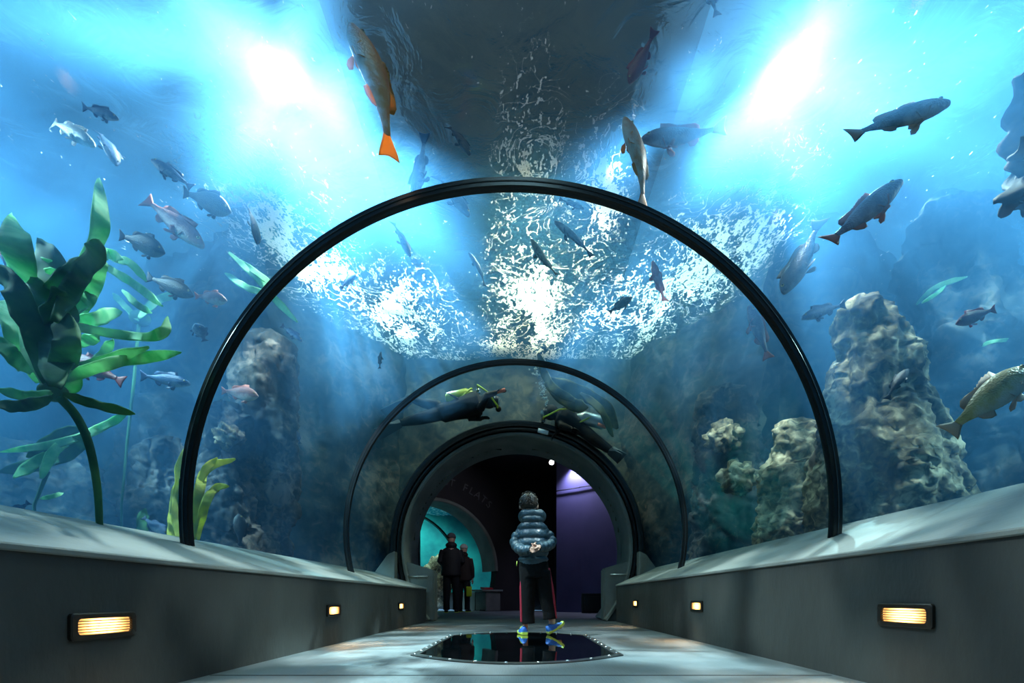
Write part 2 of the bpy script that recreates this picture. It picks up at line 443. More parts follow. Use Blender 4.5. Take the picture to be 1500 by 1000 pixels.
# ------------------------------------------------------------------ far portal of the tunnel
portal_con = mat('portal_concrete', (.11, .12, .11), .65, col2=(.18, .19, .17), scale=2.5, bump=.15, bscale=25)
def ring_sweep(prof, zcen, th, n=80, cx=CX):
    bm = bmesh.new(); rings = []
    for i in range(n + 1):
        a = lerp(-th, PI + th, i / n)
        rings.append([Vector((cx - r * math.cos(a), y, zcen + r * math.sin(a))) for r, y in prof])
    loft(bm, rings); return bm
ZP = 1.044
portal = empty('portal_ring', (0, 0, 0))
bmr = ring_sweep([(1.60, 6.50), (1.615, 6.475), (1.645, 6.475), (1.66, 6.50), (1.66, 7.32), (1.60, 7.32)], ZP, .68)
obj('concrete_lining', bmr, portal_con, portal, angle=.5)
bmr = ring_sweep([(1.66, 6.50), (1.66, 6.44), (1.675, 6.42), (1.69, 6.42), (1.69, 6.47), (1.71, 6.47), (1.71, 6.40), (1.73, 6.39), (1.78, 6.39), (1.80, 6.42), (1.80, 7.02), (1.66, 7.02)], ZP, .36)
obj('seal', bmr, black_rubber, portal, angle=.5)
tag(portal, 'round concrete portal with black seal at the end of the tunnel', 'portal')

def post(side, X0, X1, ztop0, ztop1, y0, y1, lit):
    root = empty('end_post', (0, 0, 0))
    bm = bmesh.new(); prism(bm, [(X0, 0), (X0, ztop0), (X1, ztop1), (X1, 0)], y0, y1)
    bmesh.ops.bevel(bm, geom=bm.edges[:], offset=.02, segments=2, affect='EDGES')
    obj('post_body', bm, portal_con, root, angle=.6)
    bm = bmesh.new(); c = (X0 + X1) / 2; zz = min(ztop0, ztop1) - .09
    tube(bm, [(c - .15, y0 - .03, zz), (c + .15, y0 - .03, zz)], .009, 8)
    for dx in (-.13, 0, .13): tube(bm, [(c + dx, y0 - .03, zz), (c + dx, y0 + .01, zz)], .012, 8)
    obj('rail_bracket', bm, mat('brushed_steel', (.7, .7, .68), .3, metal=1.0), root)
    return root
tag(post('left', -1.72, -1.24, .88, .73, 6.52, 6.78, 1), 'grey concrete post with slanted top left of the portal', 'post')
tag(post('right', 1.19, 1.66, .76, .90, 6.52, 6.78, 0), 'grey concrete post with slanted top right of the portal', 'post')
for s, l in ((-1, 'left'), (1, 'right')):
    bm = bmesh.new(); xa = CX + s * 1.68; 
    prism(bm, [(xa, .55), (xa, .98), (xa + s * .10, .93), (xa + s * .34, .60), (xa + s * .34, .55)], 6.25, 6.40)
    bmesh.ops.bevel(bm, geom=bm.edges[:], offset=.01, segments=1, affect='EDGES')
    tag(obj('gusset', bm, portal_con, angle=.5), 'concrete corner gusset on the %s sill beside the portal' % l, 'gusset')

# ------------------------------------------------------------------ floor hatch
hx0, hx1, hy0, hy1 = -.635, .59, 2.62, 4.02
def hatch_poly(off=0.0, bulge=.36, n=14):
    xa, xb = hx0 + off, hx1 - off; c = (xa + xb) / 2; w_ = (xb - xa) / 2; pts = []
    for i in range(n + 1):
        t = lerp(-1, 1, i / n); pts.append((c + w_ * t, hy0 + off * .6 - (bulge - off * .4) * (1 - t * t)))
    for i in range(n + 1):
        t = lerp(1, -1, i / n); pts.append((c + w_ * t, hy1 - off * .6 + (bulge - off * .4) * (1 - t * t)))
    return pts
hatch = empty('floor_hatch', (0, 3.3, 0))
bm = bmesh.new(); a = hatch_poly(0); b_ = hatch_poly(.045); n = len(a)
rings = [[Vector((p[0], p[1] - 3.3, z)) for p in q] for q, z in ((a, 0.0), (a, .006), (b_, .008), (b_, 0.0))]
R_ = [[bm.verts.new(p) for p in r] for r in rings]
for q, w_ in zip(R_, R_[1:]):
    for k in range(n): bm.faces.new((q[k], q[(k + 1) % n], w_[(k + 1) % n], w_[k]))
obj('frame', bm, mat('hatch_steel', (.10, .11, .11), .35, metal=.8), hatch, angle=.3)
bm = bmesh.new(); prism(bm, [(p[0], p[1] - 3.3) for p in hatch_poly(.04)], .0005, .005, 'z')
obj('glass_pane', bm, mat('black_glass', (.003, .006, .008), .02, spec=.5, coat=1.0), hatch, angle=.3)
mid = hatch_poly(.022); pts = []
tot = 0; acc = [0]
for i in range(len(mid)): 
    q = mid[(i + 1) % len(mid)]; tot += math.dist(mid[i], q); acc.append(tot)
nb = 34; bolt0 = None
for k in range(nb):
    s_ = tot * k / nb
    i = max(j for j in range(len(mid)) if acc[j] <= s_); t = (s_ - acc[i]) / max(1e-6, acc[i + 1] - acc[i]); q = mid[(i + 1) % len(mid)]
    x, y = lerp(mid[i][0], q[0], t), lerp(mid[i][1], q[1], t)
    if bolt0 is None:
        bm = bmesh.new(); sphere(bm, (0, 0, 0), .011, (1, 1, .5), 10, 6)
        bolt0 = obj('bolt', bm, mat('bright_bolt', (.9, .9, .88), .25, metal=1.0), hatch)
        o = bolt0
    else:
        o = bolt0.copy(); COL.objects.link(o)
    o.location = (x, y - 3.3, .008)
tag(hatch, 'glossy black viewing hatch with rounded ends and bolted rim in the floor', 'floor hatch')
# expansion joints across the walkway
for i, yy in enumerate((1.95, 5.3)):
    bm = bmesh.new(); box(bm, (0, yy, .0005), (2.66, .012, .002)); tag(obj('trim_%d' % (5 + i), bm, mat('joint', (.05, .05, .05), .9), smooth=False), 'thin dark joint across the walkway', kind='structure')

# ------------------------------------------------------------------ recessed step lights
lens_mat, nt, out = new_mat('warm_lens'); em_ = N(nt, 'ShaderNodeEmission'); em_.inputs[0].default_value = (1, .48, .13, 1)
tcl = N(nt, 'ShaderNodeTexCoord'); spl = N(nt, 'ShaderNodeVectorMath'); spl.operation = 'MULTIPLY'; spl.inputs[1].default_value = (0, 11, 20); nt.links.new(tcl.outputs['Object'], spl.inputs[0])
lnl = N(nt, 'ShaderNodeVectorMath'); lnl.operation = 'LENGTH'; nt.links.new(spl.outputs[0], lnl.inputs[0])
mrl = N(nt, 'ShaderNodeMapRange'); mrl.interpolation_type = 'SMOOTHSTEP'; mrl.inputs['From Min'].default_value = .1; mrl.inputs['From Max'].default_value = 1.0; mrl.inputs['To Min'].default_value = 14; mrl.inputs['To Max'].default_value = 1.3
nt.links.new(lnl.outputs['Value'], mrl.inputs['Value']); nt.links.new(mrl.outputs[0], em_.inputs[1]); nt.links.new(em_.outputs[0], out.inputs[0])
def step_light(side, y, z, lab):
    X = -1.34 if side < 0 else 1.352
    root = empty('wall_light', (X, y, z), (0, 0, 0 if side < 0 else PI))   # local +x points into the walkway
    bm = bmesh.new(); W_, H_ = .115, .042
    def rr(w_, h_, x):
        pts = []
        for cx_, cy_, a0 in ((w_ - .012, h_ - .012, 0), (-w_ + .012, h_ - .012, 90), (-w_ + .012, -h_ + .012, 180), (w_ - .012, -h_ + .012, 270)):
            for k in range(4):
                a = math.radians(a0 + 30 * k); pts.append(Vector((x, cx_ + .012 * math.cos(a), cy_ + .012 * math.sin(a))))
        return pts
    loft(bm, [rr(W_, H_, 0), rr(W_, H_, .010), rr(W_ - .004, H_ - .004, .013), rr(W_ - .020, H_ - .017, .013), rr(W_ - .020, H_ - .017, 0.001)], caps=False)
    obj('frame', bm, mat('bronze_frame', (.02, .016, .012), .4, metal=.3), root, angle=.5)
    bm = bmesh.new(); box(bm, (.003, 0, 0), (.004, (W_ - .021) * 2, (H_ - .018) * 2)); obj('lens', bm, lens_mat, root, smooth=False)
    bm = bmesh.new()
    for k in (-2, -1, 0, 1, 2): box(bm, (.0085, 0, k * .0085), (.004, (W_ - .021) * 2, .0016), Matrix.Rotation(.5, 3, 'Y'))
    obj('louvre', bm, mat('louvre', (.35, .2, .08), .4), root, smooth=False)
    tag(root, lab, 'wall light', 'recessed lights in the knee walls')
    L = bpy.data.lights.new('step_lamp', 'AREA'); L.shape = 'RECTANGLE'; L.size = .18; L.size_y = .04; L.energy = 1.6; L.color = (1, .6, .28); L.spread = 2.2
    lo = bpy.data.objects.new('step_lamp', L); COL.objects.link(lo); lo.location = (X - side * .03, y, z)
    lo.rotation_euler = Vector((-side * .75, 0, -.66)).to_track_quat('-Z', 'Y').to_euler()
    lo.visible_glossy = True
for y, l in ((1.46, 'glowing amber recessed light nearest the viewer in the left knee wall'), (3.25, 'middle amber light in the left knee wall'), (5.08, 'farthest amber light in the left knee wall, near the post')):
    step_light(-1, y, .243, l)
for y, l in ((1.60, 'glowing amber recessed light nearest the viewer in the right knee wall'), (3.49, 'middle amber light in the right knee wall'), (5.36, 'farthest amber light in the right knee wall, near the post')):
    step_light(1, y, .27, l)

# ------------------------------------------------------------------ dark room beyond the portal
dark_wall = mat('dark_wall', (.010, .008, .010), .8, col2=(.016, .012, .014), scale=2)
bm = bmesh.new(); box(bm, (0, 11.4, 3.75), (13, 8.2, .12)); tag(obj('ceiling', bm, dark_wall, smooth=False), 'unlit ceiling of the room beyond the portal', kind='structure')
bm = bmesh.new(); box(bm, (4.1, 7.42, 2.2), (4.9, .12, 4.4)); box(bm, (-4.4, 7.42, 2.2), (5.5, .12, 4.4))
box(bm, (0, 7.42, 3.4), (3.6, .12, 1.45))
tag(obj('wall_front', bm, dark_wall, smooth=False), 'dark wall around the back of the portal', kind='structure')
TH = math.radians(35); AC = Vector((-2.0, 10.9, 0)); AR = Matrix.Rotation(TH, 4, 'Z')
def A(u, v, z): # u along the wall, v into the wall
    return AC + (AR @ Vector((u, v, z)))
# dark wall with an arched hole
bm = bmesh.new(); n = 40; th = .70; inn = []; outr = []
for i in range(n + 1):
    a = lerp(-th, PI + th, i / n); inn.append((-1.66 * math.cos(a), 1.04 + 1.66 * math.sin(a)))
for (u, z) in inn:
    d = Vector((u, z - 1.04)); k = min(3.2 / abs(d.x) if abs(d.x) > 1e-6 else 1e9, (2.65 / d.y) if d.y > 1e-6 else (1.05 / -d.y if d.y < -1e-6 else 1e9)); outr.append((d.x * k, 1.04 + d.y * k))
vi = [bm.verts.new(A(u, .0, z)) for u, z in inn]; vo = [bm.verts.new(A(u, .0, z)) for u, z in outr]
for k in range(n): bm.faces.new((vi[k], vi[k + 1], vo[k + 1], vo[k]))
r = bmesh.ops.extrude_face_region(bm, geom=bm.faces[:])
for v in [v for v in r['geom'] if isinstance(v, bmesh.types.BMVert)]: v.co += AR @ Vector((0, .25, 0))
tag(obj('wall_sign', bm, dark_wall, smooth=False), 'dark slanting wall around the far aquarium arch', kind='structure')
bm = bmesh.new(); prism(bm, [(A(3.1, 0, 0).x, A(3.1, 0, 0).y), (.86, 12.6), (.86, 12.8), (A(3.1, .2, 0).x - .2, A(3.1, .2, 0).y + .2)], 0, 3.7, 'z')
box(bm, (.9, 11.85, 1.85), (.08, 1.7, 3.7))
tag(obj('wall_far', bm, dark_wall, smooth=False), 'black wall in the middle of the far room', kind='structure')
purple = mat('purple_wall', (.075, .07, .17), .7, col2=(.095, .085, .20), scale=1.5)
bm = bmesh.new(); pts = [(.86, 11.0), (1.4, 10.62), (2.1, 10.05), (3.2, 8.9), (4.2, 7.4)]
prism(bm, pts + [(4.5, 7.5), (3.4, 9.1), (2.2, 10.25), (1.5, 10.8), (.86, 11.2)], 0, 3.7, 'z')
tag(obj('wall_purple', bm, purple, smooth=False), 'curved violet wall at the right of the far room', kind='structure')
bm = bmesh.new()
for (a, b_) in zip(pts, pts[1:]):
    tube(bm, [(a[0] - .02, a[1] - .03, 2.91), (b_[0] - .02, b_[1] - .03, 2.91)], .012, 6)
tag(obj('trim_7', bm, mat('seam_trim', (.02, .02, .03), .5)), 'thin dark seam line across the violet wall', kind='structure')
bm = bmesh.new(); box(bm, (1.62, 10.2, .22), (.52, .18, .44), bevel=.02); box(bm, (1.62, 10.10, .22), (.4, .03, .3), bevel=.01)
tag(obj('floor_cabinet', bm, mat('black_metal', (.006, .006, .008), .5), angle=.5), 'low black cabinet on the floor against the violet wall', 'cabinet')
spotm = mat('lamp_housing', (.02, .02, .02), .4)
def track_lamp(p, aim, lab, em):
    root = empty('ceiling_spotlight', p); d = (Vector(aim) - Vector(p)).normalized()
    bm = bmesh.new(); tube(bm, [d * -.14, d * .02], .055, 14); obj('housing', bm, spotm, root, angle=.6)
    bm = bmesh.new(); tube(bm, [(0, 0, .02), (0, 0, 3.69 - p[2])], .012, 6); obj('stem', bm, spotm, root)
    bm = bmesh.new(); tube(bm, [d * .021, d * .03], .048, 14); obj('bulb_face', bm, emat('lamp_face', (1, .97, 1), em), root)
    tag(root, lab, 'spotlight'); return root
p1 = P(808, 677, 9.2); track_lamp(p1, (0.1, 0, .6), 'bright white spotlight hanging in the dark far room', 30)
p2 = P(829, 670, 10.2); track_lamp(p2, (1.35, 10.6, 2.6), 'ceiling spotlight washing down the violet wall', 6)

# arch portal of the second tunnel, same make as the first
ap = empty('aquarium_arch', AC, (0, 0, TH))
bm = bmesh.new(); rings = []
for i in range(61):
    a = lerp(-.0, PI, i / 60)
    rings.append([Vector((-r_ * math.cos(a), y, 1.04 + r_ * math.sin(a))) for r_, y in ((1.60, -.02), (1.62, -.05), (1.68, -.05), (1.70, -.02), (1.70, .62), (1.60, .62))])
loft(bm, rings); obj('concrete_lining', bm, portal_con, ap, angle=.5)
for s in (-1, 1):
    bm = bmesh.new(); prism(bm, [(s * 1.32, 0), (s * 1.32, .50), (s * 1.76, .50), (s * 1.76, 0)], -.05, .5); bmesh.ops.bevel(bm, geom=bm.edges[:], offset=.015, segments=1, affect='EDGES')
    obj('plinth', bm, portal_con, ap, angle=.5)
    bm = bmesh.new(); box(bm, (s * 1.5, .22, .53), (.62, .62, .05), bevel=.01); obj('ledge', bm, concrete_cap, ap, angle=.5)
tag(ap, 'concrete arch on plinths opening onto a turquoise aquarium in the far room', 'archway')
# ribs, sills and tank of the second tunnel
sg = empty('tunnel_rib', A(0, 2.2, 0), (0, 0, TH)); bm = bmesh.new(); rings = []
for i in range(61):
    a = PI * i / 60; rings.append([Vector((-r_ * math.cos(a), y, 1.04 + r_ * math.sin(a))) for r_, y in ((1.68, -.05), (1.73, -.05), (1.73, .05), (1.68, .05))])
obj('band', (loft(bm, rings), bm)[1], black_rubber, sg, angle=.5); tag(sg, 'thin black rib seen through the far concrete arch', 'tunnel rib')
bm = bmesh.new(); 
for s in (-1, 1):
    q = [A(s * 1.36, .6, 0), A(s * 1.36, 3.2, 0), A(s * 1.9, 3.2, 0), A(s * 1.9, .6, 0)]; prism(bm, [(v.x, v.y) for v in q], 0, .5, 'z')
q = [A(-1.9, 3.2, 0), A(1.9, 3.2, 0), A(1.9, 3.4, 0), A(-1.9, 3.4, 0)]; prism(bm, [(v.x, v.y) for v in q], 0, .5, 'z')
tag(obj('trim_8', bm, concrete_cap, smooth=False), 'pale sill of the far turquoise tank', kind='structure')
teal = mat('teal_haze_wall', (.005, .22, .26), .8, col2=(.02, .50, .48), scale=1.3, detail=8, bump=.6, bscale=3)  # turquoise haze of the water is painted into this wall colour
bm = bmesh.new(); g = []
for j in range(13):
    r = []
    for i in range(31):
        a = lerp(-1.9, 1.9, i / 30); r.append(bm.verts.new(A(3.6 * math.sin(a), .8 + 3.4 * math.cos(a), lerp(0, 3.6, j / 12)) + Vector((0, .12 * fnoise((a * 2, j * .4, 0), 1.0), 0))))
    g.append(r)
for j in range(12):
    for i in range(30): bm.faces.new((g[j][i], g[j][i + 1], g[j + 1][i + 1], g[j + 1][i]))
tag(obj('wall_teal', bm, teal), 'turquoise back of the far tank', kind='structure')
bm = bmesh.new(); g = []
for j in range(21): g.append([bm.verts.new(A(lerp(-3.8, 3.8, i / 30), lerp(.3, 4.4, j / 20), 3.05 + .05 * fnoise((i * .5, j * .5, 0), 1))) for i in range(31)])
for j in range(20):
    for i in range(30): bm.faces.new((g[j][i], g[j][i + 1], g[j + 1][i + 1], g[j + 1][i]))
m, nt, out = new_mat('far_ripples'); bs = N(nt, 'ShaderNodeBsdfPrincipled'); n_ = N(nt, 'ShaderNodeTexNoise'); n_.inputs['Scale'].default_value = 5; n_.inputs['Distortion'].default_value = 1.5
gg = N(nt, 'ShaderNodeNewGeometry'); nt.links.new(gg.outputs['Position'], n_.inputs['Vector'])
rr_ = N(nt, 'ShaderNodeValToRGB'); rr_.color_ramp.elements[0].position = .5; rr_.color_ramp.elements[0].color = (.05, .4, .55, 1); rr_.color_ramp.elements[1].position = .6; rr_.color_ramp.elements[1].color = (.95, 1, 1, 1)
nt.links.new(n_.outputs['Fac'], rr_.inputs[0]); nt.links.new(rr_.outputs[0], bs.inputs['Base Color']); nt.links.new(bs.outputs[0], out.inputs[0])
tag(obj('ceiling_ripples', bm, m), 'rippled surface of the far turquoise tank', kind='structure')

def rock_blob(name, c, s, m, lab, seed=0, sub=5, amp=.28, sc_=1.6, group=None, cat='rock'):
    bm = bmesh.new(); bmesh.ops.create_icosphere(bm, subdivisions=sub, radius=1.0)
    for v in bm.verts:
        d = v.co.normalized(); k = 1 + amp * fnoise(d + Vector((seed, seed * .7, 0)), sc_, 5) + amp * .5 * abs(fnoise(d * 1.0 + Vector((0, seed, 3)), sc_ * 3, 3))
        v.co = Vector((d.x * s[0], d.y * s[1], d.z * s[2])) * k
    o = obj(name, bm, m); o.location = c
    return tag(o, lab, cat, group)
rock_blob('rock', A(1.0, 2.3, .75), (.42, .5, .75), rock_pale, 'tan rock standing in the far turquoise tank', 4, 4)
rock_blob('rock', A(.2, 3.3, .45), (.9, .5, .5), rock_mid, 'low dark rock on the bed of the far turquoise tank', 9, 4)
# a red board and a yellow bag on/under the far sill
bm = bmesh.new(); box(bm, A(1.48, .15, .585) , (.30, .22, .05), AR.to_3x3() @ Matrix.Rotation(.12, 3, 'X'), .008)
tag(obj('red_board', bm, mat('red_board', (.45, .03, .04), .4), angle=.5), 'small dark red display board lying on the far arch ledge', 'board')
# the letters of the sign
sign = empty('arch_sign', AC, (0, 0, TH)); txt = 'UT FLATS'
sm_ = mat('sign_letters', (.10, .095, .10), .5)
for i, ch in enumerate(txt):
    if ch == ' ': continue
    cu = bpy.data.curves.new('letter', 'FONT'); cu.body = ch; cu.size = .27; cu.extrude = .012; cu.align_x = 'CENTER'
    a = math.radians(85 - i * 5.0); R2 = 2.03 + .014 * i
    tmp = bpy.data.objects.new('tmp', cu); COL.objects.link(tmp); bpy.context.view_layer.update()
    me = bpy.data.meshes.new_from_object(tmp.evaluated_get(bpy.context.evaluated_depsgraph_get())); bpy.data.objects.remove(tmp)
    me.materials.clear(); lo = link('letter', me, sm_, sign)
    lo.location = (R2 * math.cos(a), -.02, 1.04 + R2 * math.sin(a)); lo.rotation_euler = Euler((PI / 2, 0, 0)); 
    lo.matrix_local = Matrix.Translation(lo.location) @ Matrix.Rotation(PI / 2 - a, 4, 'Y') @ Matrix.Rotation(PI / 2, 4, 'X')
tag(sign, 'faint raised grey letters UT FLATS curving over the far arch', 'sign')
# ------------------------------------------------------------------ people
skin = mat('skin', (.62, .38, .28), .55)
def fused(name, bm, m, parent, voxel=.006, smooth=4):
    o = obj(name, bm, m, parent)
    r = o.modifiers.new('Remesh', 'REMESH'); r.mode = 'VOXEL'; r.voxel_size = voxel; r.use_smooth_shade = True
    s = o.modifiers.new('Smooth', 'SMOOTH'); s.iterations = smooth; s.factor = .6
    return o
def hand(bm, w, d, palm_n, s=1.0, curl=.6, thumb=1):
    """w wrist, d finger direction, palm_n palm normal (fingers curl towards it)"""
    w, d, pn = Vector(w), Vector(d).normalized(), Vector(palm_n).normalized(); side = d.cross(pn).normalized()
    tube(bm, [w - d * .02 * s, w + d * .02 * s, w + d * .065 * s], [.020 * s, .026 * s, .024 * s], 8, flat=.6)
    for k, (off, ln) in enumerate(((-.027, .055), (-.009, .066), (.009, .062), (.026, .048))):
        p = w + d * .065 * s + side * off * s; q = [p - d * .015 * s]; dd = d.copy()
        for j in range(4):
            q.append(q[-1] + dd * ln * s * .32); dd = (dd + pn * curl * .5).normalized()
        tube(bm, q, [.0085 * s, .009 * s, .008 * s, .0075 * s, .006 * s], 7)
    t0 = w + d * .02 * s - side * thumb * .022 * s
    tube(bm, [t0, t0 + (d * .6 - side * thumb * .8 + pn * .3) * .03 * s, t0 + (d * 1.1 - side * thumb * .9 + pn * .7) * .045 * s], [.011 * s, .010 * s, .008 * s], 7)

BD = 4.05; bs_ = BD / F
def B(px, py, dy=0.0): return Vector(((px - VX) * bs_, BD + dy, CH + (VY - py) * bs_))
boy = empty('person', (B(781, 931).x, BD, .006)); OB = boy.location.copy()
def L_(pts): return [Vector(p) - OB for p in pts]
# body: head, neck, trunk, arms and hands, legs as one surface
bm = bmesh.new()
hc = B(774.5, 738)
sphere(bm, hc - OB, .080, (.92, 1.08, 1.12), 18, 14)
sphere(bm, hc - OB + Vector((0, .055, -.055)), .055, (.9, .8, .8), 12, 8)            # jaw
sphere(bm, hc - OB + Vector((0, .105, -.02)), .016, (.8, 1.0, 1.3), 8, 6)             # nose
for s in (-1, 1): sphere(bm, hc - OB + Vector((s * .078, .0, -.022)), .020, (.4, .8, 1.25), 8, 6)
tube(bm, L_([B(775, 742), B(776, 752), B(778, 765)]), [.045, .045, .06], 10)
tube(bm, L_([B(779, 765), B(781, 790), B(782, 815), B(784, 830)]), [.09, .10, .09, .08], 12)
armL = [B(766, 778, 0), B(757.5, 784, .0), B(754, 795, -.02), B(758.5, 804, -.07), B(767, 808, -.14), B(777, 808, -.17)]
armR = [B(794, 778, 0), B(803.5, 784, .0), B(808, 793, -.02), B(804.5, 800, -.07), B(796, 803.5, -.14), B(788, 804, -.175)]
for A_ in (armL, armR): tube(bm, L_(A_), [.035, .034, .032, .03, .026, .019], 8)
hand(bm, B(776, 807.5, -.175) - OB, (.9, -.12, .10), (0, -1, .35), .78, .7, 1)
hand(bm, B(789, 804, -.185) - OB, (-.85, -.12, -.42), (0, -1, .1), .78, .7, -1)
legL = [B(775, 828), B(772, 862), B(771, 890, .01), B(769.5, 914, .02)]
legR = [B(794, 828), B(799, 862), B(804, 885, .01), B(808.5, 911, .02)]
for A_ in (legL, legR): tube(bm, L_(A_), [.055, .05, .04, .024], 10)
for a_, f_ in ((legL[-1], Vector((-.02, .10, -.075))), (legR[-1], Vector((.085, .05, -.045)))): tube(bm, [a_ - OB, a_ - OB + Vector((0, 0, -.05)), a_ - OB + f_], [.024, .024, .02], 8)
fused('body', bm, skin, boy, .0045, 2)
# hair: short cap of tufts
bm = bmesh.new()
sphere(bm, hc - OB + Vector((0, -.012, .012)), .084, (.97, 1.06, 1.02), 20, 14)
rnd = random.Random(3)
for v in bm.verts:
    if v.co.z < (hc - OB).z - .02 - .3 * (v.co.y - (hc - OB).y) * -1: v.co.z = max(v.co.z, (hc - OB).z - .055)
    v.co += (v.co - (hc - OB)).normalized() * .003 * fnoise(v.co * 30, 1.0, 2)
for k in range(260):
    a = rnd.uniform(0, 2 * PI); e = rnd.uniform(-.35, 1.4); d = Vector((math.cos(a) * math.cos(e), math.sin(a) * math.cos(e), math.sin(e)))
    if d.y > .45 and d.z < .35: continue
    p = hc - OB + Vector((0, -.012, .012)) + Vector((d.x * .080, d.y * .087, d.z * .084)); t = (d * .35 + Vector((rnd.uniform(-.3, .3), rnd.uniform(-.6, .1), -.55 if d.z < .7 else -.1))).normalized()
    tube(bm, [p - d * .004, p + t * .010, p + t * .020 - d * .002], [.0035, .003, .001], 5)
obj('hair', bm, mat('boy_hair', (.018, .012, .008), .55, col2=(.045, .03, .02), scale=60), boy)
# puffer jacket
jm = mat('puffer_nylon', (.030, .075, .105), .34, col2=(.042, .095, .125), scale=12, bump=.35, bscale=55, spec=.6, coat=.15)
bm = bmesh.new(); rings = []; zt, zb = B(0, 766).z, B(0, 829.5).z
H = zt - zb; nb_ = 5.0; n = 60
for i in range(n + 1):
    t = i / n; z = zt - H * t; puff = abs(math.sin(PI * (t * nb_ + .15))) ** .55
    if t > .86: puff = .55
    xc = lerp(B(779.5, 0).x, B(781.5, 0).x, t)
    wv_ = lerp(.112, .136, sm(t / .10)) if t < .10 else (lerp(.136, .145, (t - .1) / .25) if t < .35 else lerp(.142, .134, (t - .35) / .65))
    r_ = wv_ - .022 + .022 * puff; ry = (.105 + .015 * math.sin(PI * t)) - .018 + .02 * puff
    rings.append([Vector((xc + r_ * math.cos(a), BD + ry * math.sin(a), z)) - OB for a in [2 * PI * k / 40 for k in range(40)]])
loft(bm, rings)
def puffy(pts, r0, r1, step=.052):
    # resample the limb finely and swell it between the seams
    P_ = [Vector(p) for p in pts]; seg = [(b - a).length for a, b in zip(P_, P_[1:])]; T = sum(seg); out_, rad = [], []; m_ = 70
    for i in range(m_ + 1):
        s_ = T * i / m_; k = 0; acc_ = 0
        while k < len(seg) - 1 and acc_ + seg[k] < s_: acc_ += seg[k]; k += 1
        out_.append(P_[k].lerp(P_[k + 1], min(1, (s_ - acc_) / seg[k]))); rad.append(lerp(r0, r1, i / m_) - .011 + .013 * abs(math.sin(PI * s_ / step)) ** .55)
    for _ in range(8): out_ = [out_[0]] + [(out_[i - 1] + out_[i] * 2 + out_[i + 1]) / 4 for i in range(1, m_)] + [out_[-1]]
    return out_, rad
for A_ in (armL, armR):
    q = A_[:]
    pts, rad = puffy(q, .050, .042); tube(bm, L_(pts), rad, 16)
fused('jacket', bm, jm, boy, .005, 1)
# hood
bm = bmesh.new(); rings = []; hz = B(0, 757).z
for i in range(25):
    a = 2 * PI * i / 24
    c_ = Vector((B(779.5, 0).x + .082 * math.cos(a), BD - .010 + .080 * math.sin(a), hz + .012 * math.sin(a) * -1 + .006))
    r_ = .036 + .008 * math.cos(2 * a) + .003 * math.sin(7 * a)
    rings.append([c_ + Vector((math.cos(a) * math.cos(b), math.sin(a) * math.cos(b), 1.15 * math.sin(b))) * r_ - OB for b in [2 * PI * k / 14 for k in range(14)]])
loft(bm, rings, caps=False)
sphere(bm, B(779.5, 756, -.045) - OB, .088, (1.0, .70, .58), 20, 12); sphere(bm, B(779.5, 762, -.05) - OB, .098, (1.0, .72, .46), 20, 12)
hood = fused('hood', bm, jm, boy, .005, 1)
# trousers with red side stripes
bm = bmesh.new(); tw = [(B(781.5, 822), .128, .10), (B(782, 834), .132, .10), (B(783, 846), .130, .098)]
loft(bm, [[c_ + Vector((rx * math.cos(a), ry * math.sin(a), 0)) - OB for a in [2 * PI * k / 28 for k in range(28)]] for c_, rx, ry in tw])
tl_ = [B(774.5, 838), B(773.5, 858), B(773, 880), B(773, 900), B(773.5, 913)]; tr_ = [B(793, 838), B(798, 858), B(801.5, 880), B(804.5, 895), B(805.5, 906.5)]
for q in (tl_, tr_): tube(bm, L_(q), [.084, .072, .064, .060, .062], 18)
fused('trousers', bm, mat('black_tracksuit', (.003, .004, .005), .85, bump=.3, bscale=30, spec=.2), boy, .006, 3)
red = mat('red_stripe', (.42, .02, .05), .6)
for pts, nm in (([B(803.5, 832, -.01), B(805.5, 844, -.02), B(808.5, 860, -.03), B(811, 880, -.03), B(813.6, 905.5, -.02)], 1), ([B(764.2, 848, -.02), B(763.3, 862, -.02), B(763.6, 880, -.02), B(764.2, 911, -.02)], 0)):
    bm = bmesh.new(); tube(bm, L_(pts), .014, 8, flat=1.0); o = fused('stripe', bm, red, boy, .005, 1)
    tag(o, 'red side stripe')
